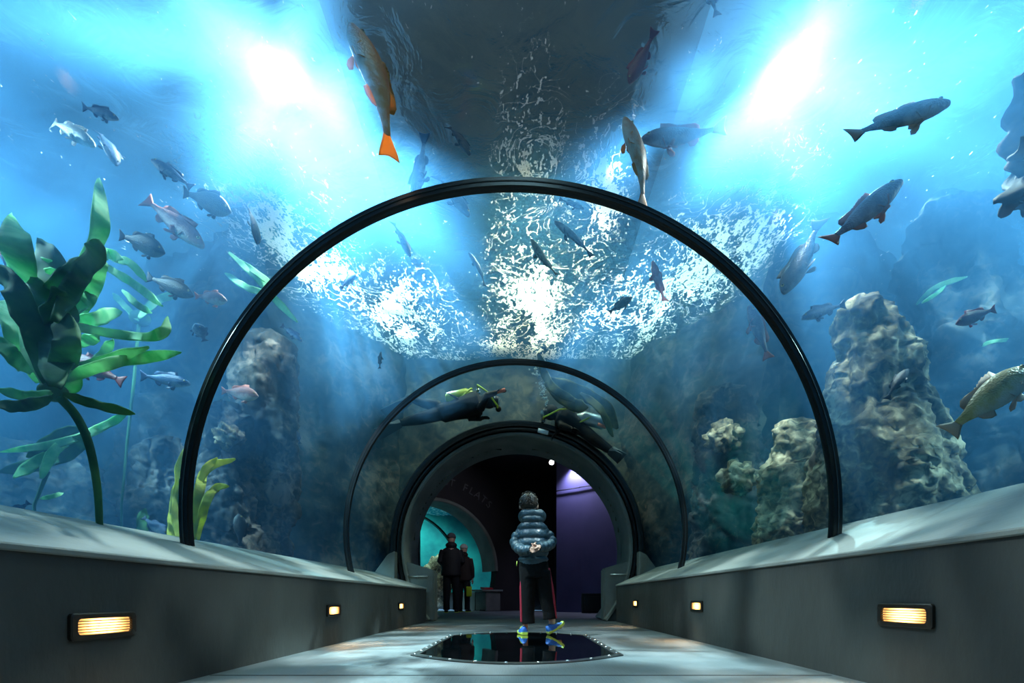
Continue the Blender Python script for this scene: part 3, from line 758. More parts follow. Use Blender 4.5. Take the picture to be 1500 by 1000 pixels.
# shoes
bl_, ye = mat('shoe_blue', (.015, .10, .42), .5, col2=(.02, .18, .6), scale=40), mat('shoe_sole', (.62, .85, .12), .45)
def shoe(o_, R3, sc_=1.0):
    """local: +y toe, z up, heel at y=-.06"""
    root = empty('shoe', o_ - OB, parent=boy); root.rotation_mode = 'QUATERNION'; root.rotation_quaternion = R3.to_quaternion()
    prof = [(-.075, .024, .0), (-.065, .031, 0), (-.03, .031, 0), (.01, .032, 0), (.05, .038, 0), (.085, .034, .004), (.108, .018, .010)]
    bm = bmesh.new(); rings = []
    for y, w_, z0 in prof: rings.append([Vector((w_ * cx_, y, z0 + zz)) for cx_, zz in ((-.9, 0), (.9, 0), (1, .012), (.95, .024), (-.95, .024), (-1, .012))])
    loft(bm, rings); obj('sole', bm, ye, root, angle=.7)
    up_ = [(-.07, .022, .055), (-.06, .029, .072), (-.03, .031, .078), (.005, .032, .066), (.04, .034, .050), (.075, .032, .038), (.10, .017, .028)]
    bm = bmesh.new(); rings = []
    for y, w_, h_ in up_: rings.append([Vector((w_ * math.cos(a), y, .018 + max(0, (h_ - .018)) * max(-.15, math.sin(a)) ** 1.0 if math.sin(a) > 0 else .018)) for a in [2 * PI * k / 16 for k in range(16)]])
    loft(bm, rings); obj('upper', bm, bl_, root, angle=.9)
    for k in range(3):
        bm = bmesh.new(); y = .0 + k * .018; tube(bm, [(-.022, y, .066 - k * .008), (0, y + .003, .074 - k * .009), (.022, y, .066 - k * .008)], .0025, 6); obj('lace', bm, ye, root)
    return root
shoe(Vector((B(766, 0).x, BD + .03, .008)), Matrix.Rotation(math.radians(14), 3, 'Z'))
shoe(Vector((B(813, 0).x, BD + .02, .045)), Matrix.Rotation(math.radians(-68), 3, 'Z') @ Matrix.Rotation(math.radians(28), 3, 'X'))
bm = bmesh.new(); tube(bm, L_([B(809, 903, .02), B(809, 914, .02)]), .029, 12); obj('sock', bm, mat('white_sock', (.7, .7, .68), .8), boy)
bm = bmesh.new(); tube(bm, L_([B(757.3, 822, -.03), B(757.0, 829, -.035)]), .004, 6); obj('zip_pull', bm, ye, boy)
tag(boy, 'child in a blue puffer jacket and red-striped black trousers, hands clasped behind the back', 'person')

# two adults in the far room
def adult(base, h, turn, lab, coat, trous, hat=None, lean=.0, seed=0, hatc=None, arm_fwd=True):
    root = empty('person', base, (0, 0, turn)); s = h / 1.8
    V_ = lambda x, y, z: Vector((x, y + lean * z, z)) * s
    bm = bmesh.new()
    sphere(bm, V_(0, .03, 1.64), .102 * s, (.85, 1.02, 1.18), 16, 12); sphere(bm, V_(0, .085, 1.60), .05 * s, (.9, .9, .9), 10, 8)
    sphere(bm, V_(0, .135, 1.655), .018 * s, (.8, 1, 1.4), 8, 6)
    for q in (-1, 1): sphere(bm, V_(q * .085, .02, 1.655), .026 * s, (.4, .8, 1.2), 8, 6)
    tube(bm, [V_(0, 0, 1.44), V_(0, .015, 1.60)], .055 * s, 10); tube(bm, [V_(0, 0, 1.42), V_(0, 0, 1.2), V_(0, 0, .95)], [.12 * s, .14 * s, .13 * s], 12)
    for q in (-1, 1):
        tube(bm, [V_(q * .09, 0, .95), V_(q * .10, .01, .5), V_(q * .10, 0, .08), V_(q * .11, .12, .03)], [.085 * s, .06 * s, .04 * s, .035 * s], 10)
        ar = [V_(q * .19, 0, 1.40), V_(q * .25, -.02, 1.15), V_(q * .16, .18, 1.05)] if arm_fwd else [V_(q * .19, 0, 1.40), V_(q * .24, -.01, 1.12), V_(q * .23, .06, .86)]
        tube(bm, ar, [.05 * s, .04 * s, .026 * s], 8); dd = (ar[2] - ar[1]).normalized(); hand(bm, ar[2] + dd * .01, dd, (-q, .3, -.2), 1.05 * s, .5, q)
    fused('body', bm, skin, root, .009, 2)
    bm = bmesh.new()
    rings = []
    for z, rx, ry in ((1.47, .08, .08), (1.42, .17, .11), (1.36, .215, .135), (1.2, .22, .15), (1.0, .215, .155), (.86, .225, .16), (.82, .22, .155)):
        rings.append([V_(rx * math.cos(a), ry * math.sin(a), z) for a in [2 * PI * k / 24 for k in range(24)]])
    loft(bm, rings)
    for q in (-1, 1):
        ar = [V_(q * .18, 0, 1.38), V_(q * .255, -.02, 1.14), V_(q * .18, .15, 1.06)] if arm_fwd else [V_(q * .18, 0, 1.38), V_(q * .245, -.01, 1.12), V_(q * .235, .05, .90)]
        tube(bm, ar, [.075 * s, .062 * s, .05 * s], 12)
    sphere(bm, V_(0, -.02, 1.50), .12 * s, (1.1, .9, .65), 12, 8)
    fused('jacket', bm, coat, root, .010, 4)
    bm = bmesh.new()
    loft(bm, [[V_(rx * math.cos(a), .11 / .15 * rx * math.sin(a), z) for a in [2 * PI * k / 20 for k in range(20)]] for z, rx in ((.95, .17), (.86, .18), (.80, .175))])
    for q in (-1, 1): tube(bm, [V_(q * .085, 0, .86), V_(q * .10, .01, .5), V_(q * .105, 0, .25), V_(q * .105, 0, .06)], [.10 * s, .082 * s, .072 * s, .075 * s], 14)
    fused('trousers', bm, trous, root, .010, 4)
    for q in (-1, 1):
        bm = bmesh.new(); tube(bm, [V_(q * .11, -.07, .04), V_(q * .11, .0, .05), V_(q * .115, .12, .035), V_(q * .12, .18, .03)], [.035 * s, .046 * s, .042 * s, .025 * s], 12, flat=1.0)
        for v in bm.verts: v.co.z = max(v.co.z, .002)
        obj('shoe', bm, mat('dark_shoe', (.02, .02, .02), .6), root)
        bm = bmesh.new(); box(bm, V_(q * .113, .055, .008), (.085 * s, .26 * s, .016), bevel=.004); obj('shoe_sole', bm, hatc or ye, root)
    if hat:
        bm = bmesh.new(); sphere(bm, V_(0, .02, 1.68), .115 * s, (.92, 1.05, .92), 18, 12)
        for v in bm.verts: v.co.z = max(v.co.z, 1.665 * s)
        obj('cap', bm, hat, root)
    else:
        bm = bmesh.new(); sphere(bm, V_(0, .0, 1.69), .112 * s, (.92, 1.0, 1.05), 18, 12); obj('hair', bm, mat('dark_hair', (.03, .02, .015), .6), root)
    return tag(root, lab, 'person')
dkc = mat('black_coat', (.010, .010, .013), .7, bump=.4, bscale=14); dkt = mat('dark_trousers', (.006, .008, .012), .8)
adult(P(661, 0, 10.45) * 1.0 - Vector((0, 0, P(661, 0, 10.45).z)), 1.86, .12, 'adult in a dark jacket and grey knit cap, looking down, left of the pair', dkc, dkt, mat('grey_cap', (.10, .10, .11), .9), .03)
adult(P(679, 0, 11.0) - Vector((0, 0, P(679, 0, 11.0).z)), 1.66, -.25, 'adult in dark clothes and pale cap, half hidden on the right of the pair', mat('brown_coat', (.03, .018, .016), .8), dkt, mat('pale_cap', (.7, .68, .62), .8), 0.0, arm_fwd=False)
# yellow bag
pb = P(687, 857, 10.75)
bg_ = empty('yellow_bag', (pb.x, pb.y, .50)); bm = bmesh.new(); box(bm, (0, 0, .13), (.13, .07, .24), bevel=.025)
obj('bag_body', bm, mat('yellow_cloth', (.55, .75, .02), .6), bg_); bm = bmesh.new(); tube(bm, [(-.04, 0, .24), (-.03, 0, .34), (.03, 0, .34), (.04, 0, .24)], .008, 6); obj('handle', bm, mat('dark_shoe', (.02, .02, .02), .6), bg_)
tag(bg_, 'small bright yellow bag held low beside the far pair', 'bag')
bg_.location.z = .36

# ------------------------------------------------------------------ divers
DD = 5.88; ds = DD / F
def D(px, py, dy=0.0): return Vector(((px - VX) * ds, DD + dy, CH + (VY - py) * ds))
suit = mat('wetsuit', (.002, .003, .004), .7, spec=.25); fin_m = mat('fin_rubber', (.05, .075, .09), .5, spec=.3); yel = mat('yellow_cylinder', (.45, .52, .03), .4); hose = mat('hose', (.55, .65, .04), .4)
def fin(root, a, b, w0, w1, m=fin_m):
    a, b = Vector(a), Vector(b); d = (b - a).normalized(); sd = d.cross(Vector((.1, .35, 1)).normalized()).normalized(); nn = d.cross(sd)
    bm = bmesh.new(); rings = []
    for t, w_, th_ in ((0, w0 * .8, .035), (.15, w0, .03), (.4, lerp(w0, w1, .5), .014), (1, w1, .008)):
        p = a.lerp(b, t); rings.append([p + sd * w_ + nn * th_, p - sd * w_ + nn * th_, p - sd * w_ - nn * th_, p + sd * w_ - nn * th_])
    loft(bm, rings); bmesh.ops.bevel(bm, geom=bm.edges[:], offset=.006, segments=1, affect='EDGES'); return obj('fin', bm, m, root, angle=.6)
def diver(o_, head, sh, hip, legs, arms, tank, tankm, lab, fins, item):
    root = empty('person', o_); L2 = lambda ps: [Vector(p) - Vector(o_) for p in ps]
    bm = bmesh.new(); h_ = head - o_
    ax = (sh - hip).normalized()
    sphere(bm, h_, .105, (1.05, .95, 1.0), 16, 12)
    tube(bm, L2([head - ax * .02, sh]), [.06, .075], 10)
    tube(bm, L2([sh + ax * .03, sh, sh.lerp(hip, .3), sh.lerp(hip, .7), hip, hip - ax * .05]), [.09, .15, .155, .125, .12, .08], 14)
    for q in legs: tube(bm, L2([hip] + q), [.09] + [lerp(.075, .042, k / max(1, len(q) - 1)) for k in range(len(q))], 12)
    for q in arms:
        tube(bm, L2([sh] + q), [.075] + [lerp(.055, .034, k / max(1, len(q) - 1)) for k in range(len(q))], 10)
        dd = (q[-1] - q[-2]).normalized(); hand(bm, q[-1] - o_, dd, (0, -.3, -1), 1.1, .5, 1)
    fused('body', bm, suit, root, .011, 3)
    # scuba cylinder, valve, straps, vest, mask, regulator, hose
    ta, tb = tank; bm = bmesh.new(); td = (tb - ta).normalized()
    tube(bm, L2([ta, ta + td * .03, tb - td * .08, tb - td * .02, tb + td * .03]), [.06, .088, .088, .05, .02], 14); obj('air_tank', bm, tankm, root, angle=.8)
    bm = bmesh.new(); tube(bm, L2([tb + td * .02, tb + td * .09]), .022, 8); sphere(bm, tb + td * .06 - o_ + Vector((0, 0, .03)), .03); obj('tank_valve', bm, mat('chrome', (.8, .8, .8), .2, metal=1), root)
    for f_ in (.3, .7):
        c_ = ta.lerp(tb, f_); c2 = sh.lerp(hip, 1 - f_ if (sh - ta).length < (sh - tb).length else f_)
        bm = bmesh.new(); ang = [2 * PI * k / 20 for k in range(21)]; mid_ = (c_ + c2) / 2; u_ = (c_ - c2); rr2 = u_.length / 2 + .12; u_.normalize(); v_ = td.cross(u_)
        tube(bm, L2([mid_ + u_ * rr2 * math.cos(a) + v_ * .16 * math.sin(a) for a in ang]), .012, 6); obj('strap', bm, hose if f_ > .5 else suit, root)
    fwd = item[1]
    bm = bmesh.new(); tube(bm, L2([head + fwd * .07, head + fwd * .13]), [.075, .068], 12); obj('mask', bm, mat('mask_rubber', (.01, .01, .012), .3), root)
    bm = bmesh.new(); tube(bm, L2([head + fwd * .132, head + fwd * .138]), .055, 12); obj('mask_glass', bm, mat('mask_glass', (.15, .22, .25), .05), root)
    bm = bmesh.new(); sphere(bm, head + fwd * .13 + Vector((0, 0, -.085)) - o_, .038); obj('regulator', bm, suit, root)
    bm = bmesh.new(); a = tb + td * .06; b = head + fwd * .12 + Vector((0, 0, -.085)); tube(bm, L2([a, a + Vector((0, -.12, .05)), (a + b) / 2 + Vector((0, -.18, .04)), b + Vector((0, -.1, 0)), b]), .011, 8); obj('hose', bm, hose, root)
    for f_ in fins: fin(root, f_[0] - o_, f_[1] - o_, .055, .11)
    for p, q, r_, m in item[0]:
        bm = bmesh.new(); tube(bm, L2([p, q]), r_, 10); obj('torch', bm, m, root)
    return tag(root, lab, 'person')
orange = mat('orange_torch', (.85, .16, .06), .4)
o1 = D(675, 600)
diver(o1, D(716, 586), D(702, 590), D(648, 605), [[D(640, 594, .0), D(622, 592, -.02), D(604, 585, .0)], [D(615, 617, -.08), D(590, 624, -.1)]],
      [[D(706, 603, -.12), D(716, 590, -.22), D(728, 585, -.2)], [D(690, 612, .1), D(704, 611, .05)]], (D(654, 587, -.02), D(694, 578, -.02)), yel,
      'diver in black with a yellow air tank swimming right above the portal', [(D(602, 584, .0), D(562, 606, .05)), (D(590, 624, -.1), D(557, 643, -.15))],
      ([(D(727, 585, -.2), D(741, 582, -.22), .022, orange)], Vector((.96, -.1, -.25)).normalized()))
DD = 6.3; ds = DD / F
o2 = D(835, 618)
diver(o2, D(807, 604), D(820, 609), D(850, 626), [[D(873, 642, .05), D(897, 655, .08)], [D(868, 648, -.1), D(890, 664, -.12)]],
      [[D(822, 628, -.1), D(836, 634, -.15)], [D(824, 622, .1), D(815, 632, .05)]], (D(886, 622, -.05), D(845, 612, -.05)), mat('silver_cylinder', (.45, .52, .55), .35, metal=.6),
      'diver in black with a silver air tank facing left above the portal', [(D(897, 655, .08), D(915, 668, .1)), (D(890, 664, -.12), D(905, 677, -.15))],
      ([(D(872, 629, -.2), D(884, 634, -.2), .022, orange)], Vector((-.9, -.3, -.3)).normalized()))
# bubbles rising from the right diver
bm = bmesh.new(); rnd = random.Random(5)
for k in range(70):
    t = rnd.random(); p = D(lerp(801, 784, t) + rnd.gauss(0, 2 + 3 * t), lerp(592, 535, t), rnd.uniform(-.1, .1)); sphere(bm, p, rnd.uniform(.006, .02), (1, 1, .8), 8, 6)
tag(obj('bubbles', bm, mat('bubble', (.75, .88, .9), .1, spec=1)), 'trail of small bubbles rising from the right diver', 'bubbles', kind='stuff')
bm = bmesh.new(); tube(bm, [P(788, 630, 6.36), P(803, 634, 6.36)], .032, 8); tag(obj('white_bottle', bm, mat('white_plastic', (.8, .82, .82), .4)), 'small pale bottle lying on top of the black portal seal', 'bottle')
# ------------------------------------------------------------------ where a line of sight leaves the acrylic and the tank
def ray_span(px, py):
    d = Vector(((px - VX) / F, 1, (VY - py) / F)); y = .6; tg = None
    while y < 6.9:
        p = Vector((0, 0, CH)) + d * y
        inside = (p.x - CX) ** 2 + (p.z - zc(y)) ** 2 < RT * RT or (p.z < zc(y) and abs(p.x - CX) < RT)
        if tg is None and not inside: tg = y
        if tg is not None and (p.z > ZS - .12 or abs(p.x) > 6.4): break
        y += .02
    return tg if tg else 6.0, y
# ------------------------------------------------------------------ rocks
def column(name, lv, d, m, lab, seed=0, flat=.8, amp=.085, sc_=3.0, group=None, zfloor=0.0, cat='rock'):
    """lv: (py, left px, right px) from top to bottom, at depth d"""
    pts = [(P(0, a, d).z, P(b, 0, d).x, P(c, 0, d).x) for a, b, c in lv]
    if pts[-1][0] > zfloor: pts.append((zfloor, pts[-1][1] - .05, pts[-1][2] + .05))
    z0, z1 = pts[0][0], pts[-1][0]; base = Vector(((pts[-1][1] + pts[-1][2]) / 2, d, max(z1, zfloor)))
    bm = bmesh.new(); rings = []; nr, ns = 110, 96
    for i in range(nr + 1):
        z = lerp(z0, z1, (i / nr)); k = 0
        while k < len(pts) - 2 and z < pts[k + 1][0]: k += 1
        t = (pts[k][0] - z) / max(1e-6, pts[k][0] - pts[k + 1][0]); xl, xr = lerp(pts[k][1], pts[k + 1][1], t), lerp(pts[k][2], pts[k + 1][2], t)
        cap = math.sqrt(max(0, 1 - max(0, 1 - (z0 - z) / .12) ** 2)); c, r_ = (xl + xr) / 2, (xr - xl) / 2 * max(.02, cap); ring = []
        for j in range(ns):
            a = 2 * PI * j / ns; q = Vector((math.cos(a), math.sin(a) * flat, 0)); p = Vector((c, d, z)) + q * r_; s_ = Vector((seed, seed * 1.7, 0))
            rg = abs(fnoise(Vector((p.x * 1.7, p.y * 1.7, p.z * .55)) + s_, sc_ * 1.1, 5))
            k2 = amp * (.75 * fnoise(p + s_, sc_ * .8, 5) - 1.1 * rg + .30 * fnoise(Vector((p.x, p.y, p.z * 2.2)) + s_, sc_ * 4.5, 3) + .1)
            ring.append(p + q * k2 + Vector((0, 0, .5 * amp * fnoise(p + s_, sc_ * 2, 3) * cap)) - base)
        rings.append(ring)
    loft(bm, rings)
    o = obj(name, bm, m); o.location = base; return tag(o, lab, cat, group)
column('rock_pinnacle', [(432, 1250, 1285), (455, 1232, 1305), (500, 1224, 1322), (560, 1214, 1350), (620, 1204, 1380), (700, 1192, 1392), (790, 1185, 1400)], 3.2, rock_pale, 'tall tan rock pinnacle rising right of the large rib', 1, .8, .085, 3.4)
column('rock', [(612, 1150, 1190), (640, 1138, 1212), (700, 1120, 1222), (800, 1110, 1225)], 3.9, rock_pale, 'squat pinkish rock just inside the right side of the large rib', 2, .8, .10, 2.8)
column('rock', [(492, 372, 432), (510, 352, 441), (560, 346, 442), (640, 350, 436), (720, 352, 432), (800, 350, 430)], 4.3, rock_mid, 'round-headed rock column just inside the left side of the large rib', 3, .9, .10, 2.4)
column('rock', [(590, 312, 352), (620, 300, 365), (700, 296, 372), (800, 290, 380)], 4.0, rock_mid, 'knobbly rock behind the kelp at the foot of the large rib', 4, .9, .12, 3.0)
column('rock', [(560, 1045, 1085), (600, 1020, 1100), (700, 1010, 1120), (800, 1010, 1130)], 5.2, rock_mid, 'greenish rock with a bright crest left of the squat pinkish rock', 8, .8, .13, 2.2)
column('rock', [(560, 240, 300), (600, 200, 320), (700, 175, 340), (790, 160, 350)], 5.6, rock_mid, 'hazy blue rock beyond the kelp stalk on the left', 9, .8, .2, 1.4)
column('rock', [(640, 215, 262), (670, 195, 275), (790, 185, 285)], 4.2, rock_mid, 'low rock left of the yellow-green kelp', 10, .8, .10, 2.8)
column('rock', [(285, 1360, 1420), (330, 1330, 1450), (400, 1320, 1475), (520, 1330, 1500), (640, 1400, 1540)], 4.3, rock_mid, 'hazy blue cliff behind the pinnacle at the right', 13, .9, .22, 1.2)
column('rock', [(650, 20, 90), (690, -20, 130), (760, -40, 150)], 4.6, rock_mid, 'dark rock low behind the big kelp', 15, .8, .2, 1.6)
for px, py, d, s_, sd, lab in ((1082, 700, 4.4, .16, 21, 'pale rough stone on the greenish rock'), (1060, 640, 4.7, .16, 22, 'blue-green stone above the pale rough one'), (335, 640, 3.7, .10, 23, 'pale stone below the pink fish by the large rib'), (1330, 660, 3.0, .10, 24, 'pale ledge stone low on the pinnacle')):
    rock_blob('stone', P(px, py, d), (s_, s_ * .8, s_ * .9), rock_pale, lab, sd, 4, .5, 2.2)

# ------------------------------------------------------------------ kelp
def kelpmat(name, a, b_):
    m, nt, out = new_mat(name)
    bs = N(nt, 'ShaderNodeBsdfPrincipled'); bs.inputs['Roughness'].default_value = .75
    tl = N(nt, 'ShaderNodeBsdfTranslucent'); mx = N(nt, 'ShaderNodeMixShader'); mx.inputs[0].default_value = .5
    g = N(nt, 'ShaderNodeNewGeometry'); n_ = N(nt, 'ShaderNodeTexNoise'); n_.inputs['Scale'].default_value = 7; n_.inputs['Detail'].default_value = 4; nt.links.new(g.outputs['Position'], n_.inputs['Vector'])
    r = N(nt, 'ShaderNodeValToRGB'); r.color_ramp.elements[0].color = c4(a); r.color_ramp.elements[0].position = .38; r.color_ramp.elements[1].color = c4(b_); r.color_ramp.elements[1].position = .62
    nt.links.new(n_.outputs['Fac'], r.inputs[0]); nt.links.new(r.outputs[0], bs.inputs['Base Color']); nt.links.new(r.outputs[0], tl.inputs[0])
    nt.links.new(bs.outputs[0], mx.inputs[1]); nt.links.new(tl.outputs[0], mx.inputs[2]); nt.links.new(mx.outputs[0], out.inputs[0]); return m
kg = kelpmat('kelp_green', (.16, .58, .26), (.48, .88, .50)); kd = kelpmat('kelp_dark', (.04, .16, .07), (.10, .30, .11)); ko = kelpmat('kelp_olive', (.10, .11, .02), (.22, .22, .05)); ky = kelpmat('kelp_yellow', (.42, .48, .05), (.7, .72, .12)); kb = kelpmat('kelp_brown', (.035, .018, .006), (.12, .06, .012))
def spline(pts, n):
    P_ = [Vector(p) for p in pts]
    if len(P_) == 2: P_ = [P_[0], (P_[0] + P_[1]) / 2, P_[1]]
    Q = [P_[0] * 2 - P_[1]] + P_ + [P_[-1] * 2 - P_[-2]]; out_ = []
    for i in range(n + 1):
        u = i / n * (len(P_) - 1); k = min(int(u), len(P_) - 2); t = u - k; a, b, c, d = Q[k:k + 4]
        out_.append(.5 * ((2 * b) + (c - a) * t + (2 * a - 5 * b + 4 * c - d) * t * t + (3 * b - a - 3 * c + d) * t ** 3))
    return out_
def blade(root, O_, pts, wpx, d, m, seed=0, lobes=0.0, twist=0.5, name='blade'):
    """a ruffled ribbon of its own thickness through the points"""
    rnd = random.Random(seed); q = spline([P(a, b, d + rnd.uniform(-.18, .18) + .0) for a, b in pts], 26); W_ = wpx / F * d / 2; bm = bmesh.new(); rings = []; n = len(q)
    ph = rnd.uniform(0, 6)
    for i, p in enumerate(q):
        t = i / (n - 1); T = (q[min(i + 1, n - 1)] - q[max(i - 1, 0)]).normalized(); view = (p - Vector((0, 0, CH))).normalized()
        sd = T.cross(view).normalized(); nn = sd.cross(T).normalized(); a = twist * math.sin(t * 4 + ph); sd, nn = sd * math.cos(a) + nn * math.sin(a), nn * math.cos(a) - sd * math.sin(a)
        w_ = W_ * min(1, .25 + 4 * t) * (1 - .85 * max(0, (t - .75) / .25) ** 2) * (1 + lobes * math.sin(t * 26 + ph)); row = []
        for j in range(7):
            u = j / 3 - 1; ru = W_ * .22 * u * u * math.sin(t * 22 + ph + (2 if u > 0 else 0)); row.append(p + sd * w_ * u + nn * ru)
        th_ = .004
        rings.append([v + nn * th_ for v in row] + [v - nn * th_ for v in row[::-1]])
    loft(bm, [[v - O_ for v in r] for r in rings]); return obj(name, bm, m, root)
def kelp(base, lab, stem, sw, d, blades, bulb=None, cat='kelp', stemm=None, d2=None):
    O_ = P(base[0], base[1], d); O_.z = .05; root = empty('kelp_plant', O_)
    if stem:
        q = [O_] + spline([P(a, b, d) for a, b in stem], 24); bm = bmesh.new(); tube(bm, [p - O_ for p in q], [sw / F * d / 2 * lerp(.75, 1.15, i / 25) for i in range(26)], 10); obj('stipe', bm, stemm or kd, root)
    if bulb:
        bm = bmesh.new(); sphere(bm, P(bulb[0], bulb[1], d) - O_, bulb[2] / F * d, (1.3, 1, .9)); obj('float_bulb', bm, stemm or kd, root)
    for i, bdef in enumerate(blades):
        pts, w_, m = bdef[:3]; blade(root, O_, pts, w_, bdef[3] if len(bdef) > 3 else d, m, i * 7 + int(base[0]), bdef[4] if len(bdef) > 4 else 0.0)
    return tag(root, lab, cat)
kelp((148, 790), 'large bull kelp with spreading green blades at the left edge', [(146, 770), (142, 710), (130, 650), (112, 610), (88, 582)], 11, 2.1, [
    ([(72, 572), (50, 500), (35, 420), (24, 360), (20, 318)], 34, kg), ([(75, 568), (62, 480), (72, 400), (60, 350)], 46, kd, 2.05), ([(78, 565), (90, 490), (80, 420)], 44, kd, 2.00),
    ([(82, 480), (110, 420), (135, 370), (148, 320), (144, 262)], 20, kg), ([(80, 470), (112, 410), (138, 375), (142, 350)], 24, kd, 2.00), ([(95, 470), (130, 430), (143, 390), (138, 360)], 20, kg, 2.20),
    ([(84, 472), (130, 482), (200, 493), (238, 487), (246, 465)], 13, kg), ([(85, 550), (140, 532), (218, 508)], 13, kg, 2.20), ([(85, 560), (150, 535), (210, 524), (264, 516)], 15, kg),
    ([(78, 462), (105, 455), (137, 432)], 24, kg, 2.30), ([(82, 485), (130, 470), (176, 455)], 18, kg, 2.40), ([(95, 395), (70, 385), (42, 376)], 11, kg, 2.30), ([(96, 404), (80, 398), (66, 396)], 9, kg, 2.30),
    ([(145, 385), (195, 415), (238, 448)], 12, kg, 2.60), ([(160, 378), (190, 385), (215, 412)], 11, kg, 2.70), ([(180, 425), (200, 445), (222, 458)], 9, kg, 2.70), ([(140, 375), (160, 372), (178, 380)], 15, kg, 2.50),
    ([(75, 575), (40, 580), (-5, 570)], 14, kg), ([(75, 582), (35, 594), (-10, 594)], 16, kd), ([(92, 577), (140, 592), (198, 606)], 13, kd), ([(80, 555), (98, 510), (92, 455)], 30, kd, 2.00), ([(60, 560), (32, 500), (8, 440)], 34, kg, 2.25),
    ([(45, 545), (18, 520), (-8, 495)], 24, kg), ([(50, 500), (20, 420), (-10, 400)], 30, kd, 2.20), ([(95, 500), (120, 500), (145, 492)], 16, kg, 2.40), ([(80, 575), (108, 560), (100, 520)], 20, kg, 2.10), ([(60, 440), (95, 400), (128, 378)], 16, kd, 2.05),
    ([(125, 540), (150, 520), (165, 497)], 12, kg, 2.40)], (78, 574, 15))
kelp((60, 790), 'low kelp with arching green blades under the big one', [(50, 740), (70, 690)], 5, 2.9, [
    ([(190, 602), (150, 625), (90, 648), (0, 662)], 11, kg), ([(130, 632), (90, 668), (0, 692)], 20, kd), ([(100, 655), (60, 672), (20, 700)], 14, kg), ([(120, 625), (80, 640), (40, 670)], 14, kd), ([(60, 700), (80, 660), (110, 640)], 12, kg), ([(60, 730), (75, 727), (92, 722)], 6, kg)])
kelp((180, 790), 'thin upright kelp stalk with a round float on the left', [(178, 740), (186, 650), (196, 560), (203, 475)], 4, 3.9, [([(203, 465), (230, 440), (262, 430)], 10, kg), ([(203, 470), (180, 445), (165, 430)], 9, kg)], (205, 466, 11))
kelp((262, 800), 'yellow-green kelp standing behind the foot of the large rib', [(262, 780), (265, 740), (268, 700)], 8, 3.1, [([(262, 790), (265, 720), (272, 656)], 20, ky), ([(250, 800), (255, 750), (262, 700)], 14, ky), ([(284, 790), (292, 720), (305, 685), (345, 672)], 12, ky), ([(290, 790), (300, 740), (315, 716), (334, 711)], 11, ky), ([(280, 780), (295, 700), (318, 670)], 10, ky), ([(215, 800), (208, 770), (213, 745)], 14, kd)])
kelp((860, 530), 'ragged olive kelp drifting above the right diver', None, 3, 6.0, [([(789, 516), (798, 548), (815, 572), (850, 590)], 12, ko), ([(800, 555), (840, 572), (880, 592), (905, 628)], 22, ko), ([(798, 560), (835, 590), (862, 596)], 18, ko), ([(850, 575), (880, 600), (898, 640)], 10, ko)])
kelp((1490, 740), 'dark brown kelp frond hanging at the right edge of the picture', None, 3, 1.8, [([(1512, 90), (1496, 150), (1490, 210), (1498, 262)], 34, kb, 1.8, .35), ([(1500, 200), (1494, 250), (1482, 285), (1480, 312)], 26, kb, 1.8, .4), ([(1510, 240), (1500, 280), (1503, 315)], 22, kb, 1.85, .3), ([(1505, 230), (1510, 400), (1508, 600), (1506, 760)], 6, kb, 1.8)])
kelp((1370, 760), 'pale slender kelp blades floating above the pinnacle slope', None, 3, 3.9, [([(1342, 446), (1372, 420), (1417, 405)], 7, kg), ([(1350, 444), (1372, 430), (1385, 418)], 5, kg), ([(1425, 512), (1455, 500), (1498, 497)], 5, kg)])
kelp((430, 500), 'faint green kelp blades trailing behind the large rib on the left', None, 3, 3.8, [([(335, 370), (375, 405), (405, 440), (436, 472)], 10, kg), ([(330, 400), (360, 420), (390, 430)], 9, kg), ([(350, 380), (390, 410), (410, 425)], 8, kg)])

# ------------------------------------------------------------------ fish
def fishmat(name, back, side, belly, rough=.45):
    m, nt, out = new_mat(name)
    bs = N(nt, 'ShaderNodeBsdfPrincipled'); bs.inputs['Roughness'].default_value = rough
    tc = N(nt, 'ShaderNodeTexCoord'); sp = N(nt, 'ShaderNodeSeparateXYZ'); nt.links.new(tc.outputs['Object'], sp.inputs[0])
    n_ = N(nt, 'ShaderNodeTexNoise'); n_.inputs['Scale'].default_value = 9; n_.inputs['Detail'].default_value = 6; nt.links.new(tc.outputs['Object'], n_.inputs['Vector'])
    a = N(nt, 'ShaderNodeMath'); a.operation = 'MULTIPLY_ADD'; nt.links.new(n_.outputs['Fac'], a.inputs[0]); a.inputs[1].default_value = .32; nt.links.new(sp.outputs[2], a.inputs[2])
    mr = N(nt, 'ShaderNodeMapRange'); mr.inputs['From Min'].default_value = .03; mr.inputs['From Max'].default_value = .30; nt.links.new(a.outputs[0], mr.inputs['Value'])
    r = N(nt, 'ShaderNodeValToRGB'); e = r.color_ramp.elements; e[0].position = .12; e[0].color = c4(belly); e[1].position = .8; e[1].color = c4(back); k = e.new(.45); k.color = c4(side)
    nt.links.new(mr.outputs[0], r.inputs[0]); nt.links.new(r.outputs[0], bs.inputs['Base Color'])
    w_ = N(nt, 'ShaderNodeTexVoronoi'); w_.inputs['Scale'].default_value = 55; nt.links.new(tc.outputs['Object'], w_.inputs['Vector'])
    bp = N(nt, 'ShaderNodeBump'); bp.inputs['Strength'].default_value = .25; bp.inputs['Distance'].default_value = .01; nt.links.new(w_.outputs['Distance'], bp.inputs['Height']); nt.links.new(bp.outputs[0], bs.inputs['Normal'])
    nt.links.new(bs.outputs[0], out.inputs[0]); return m
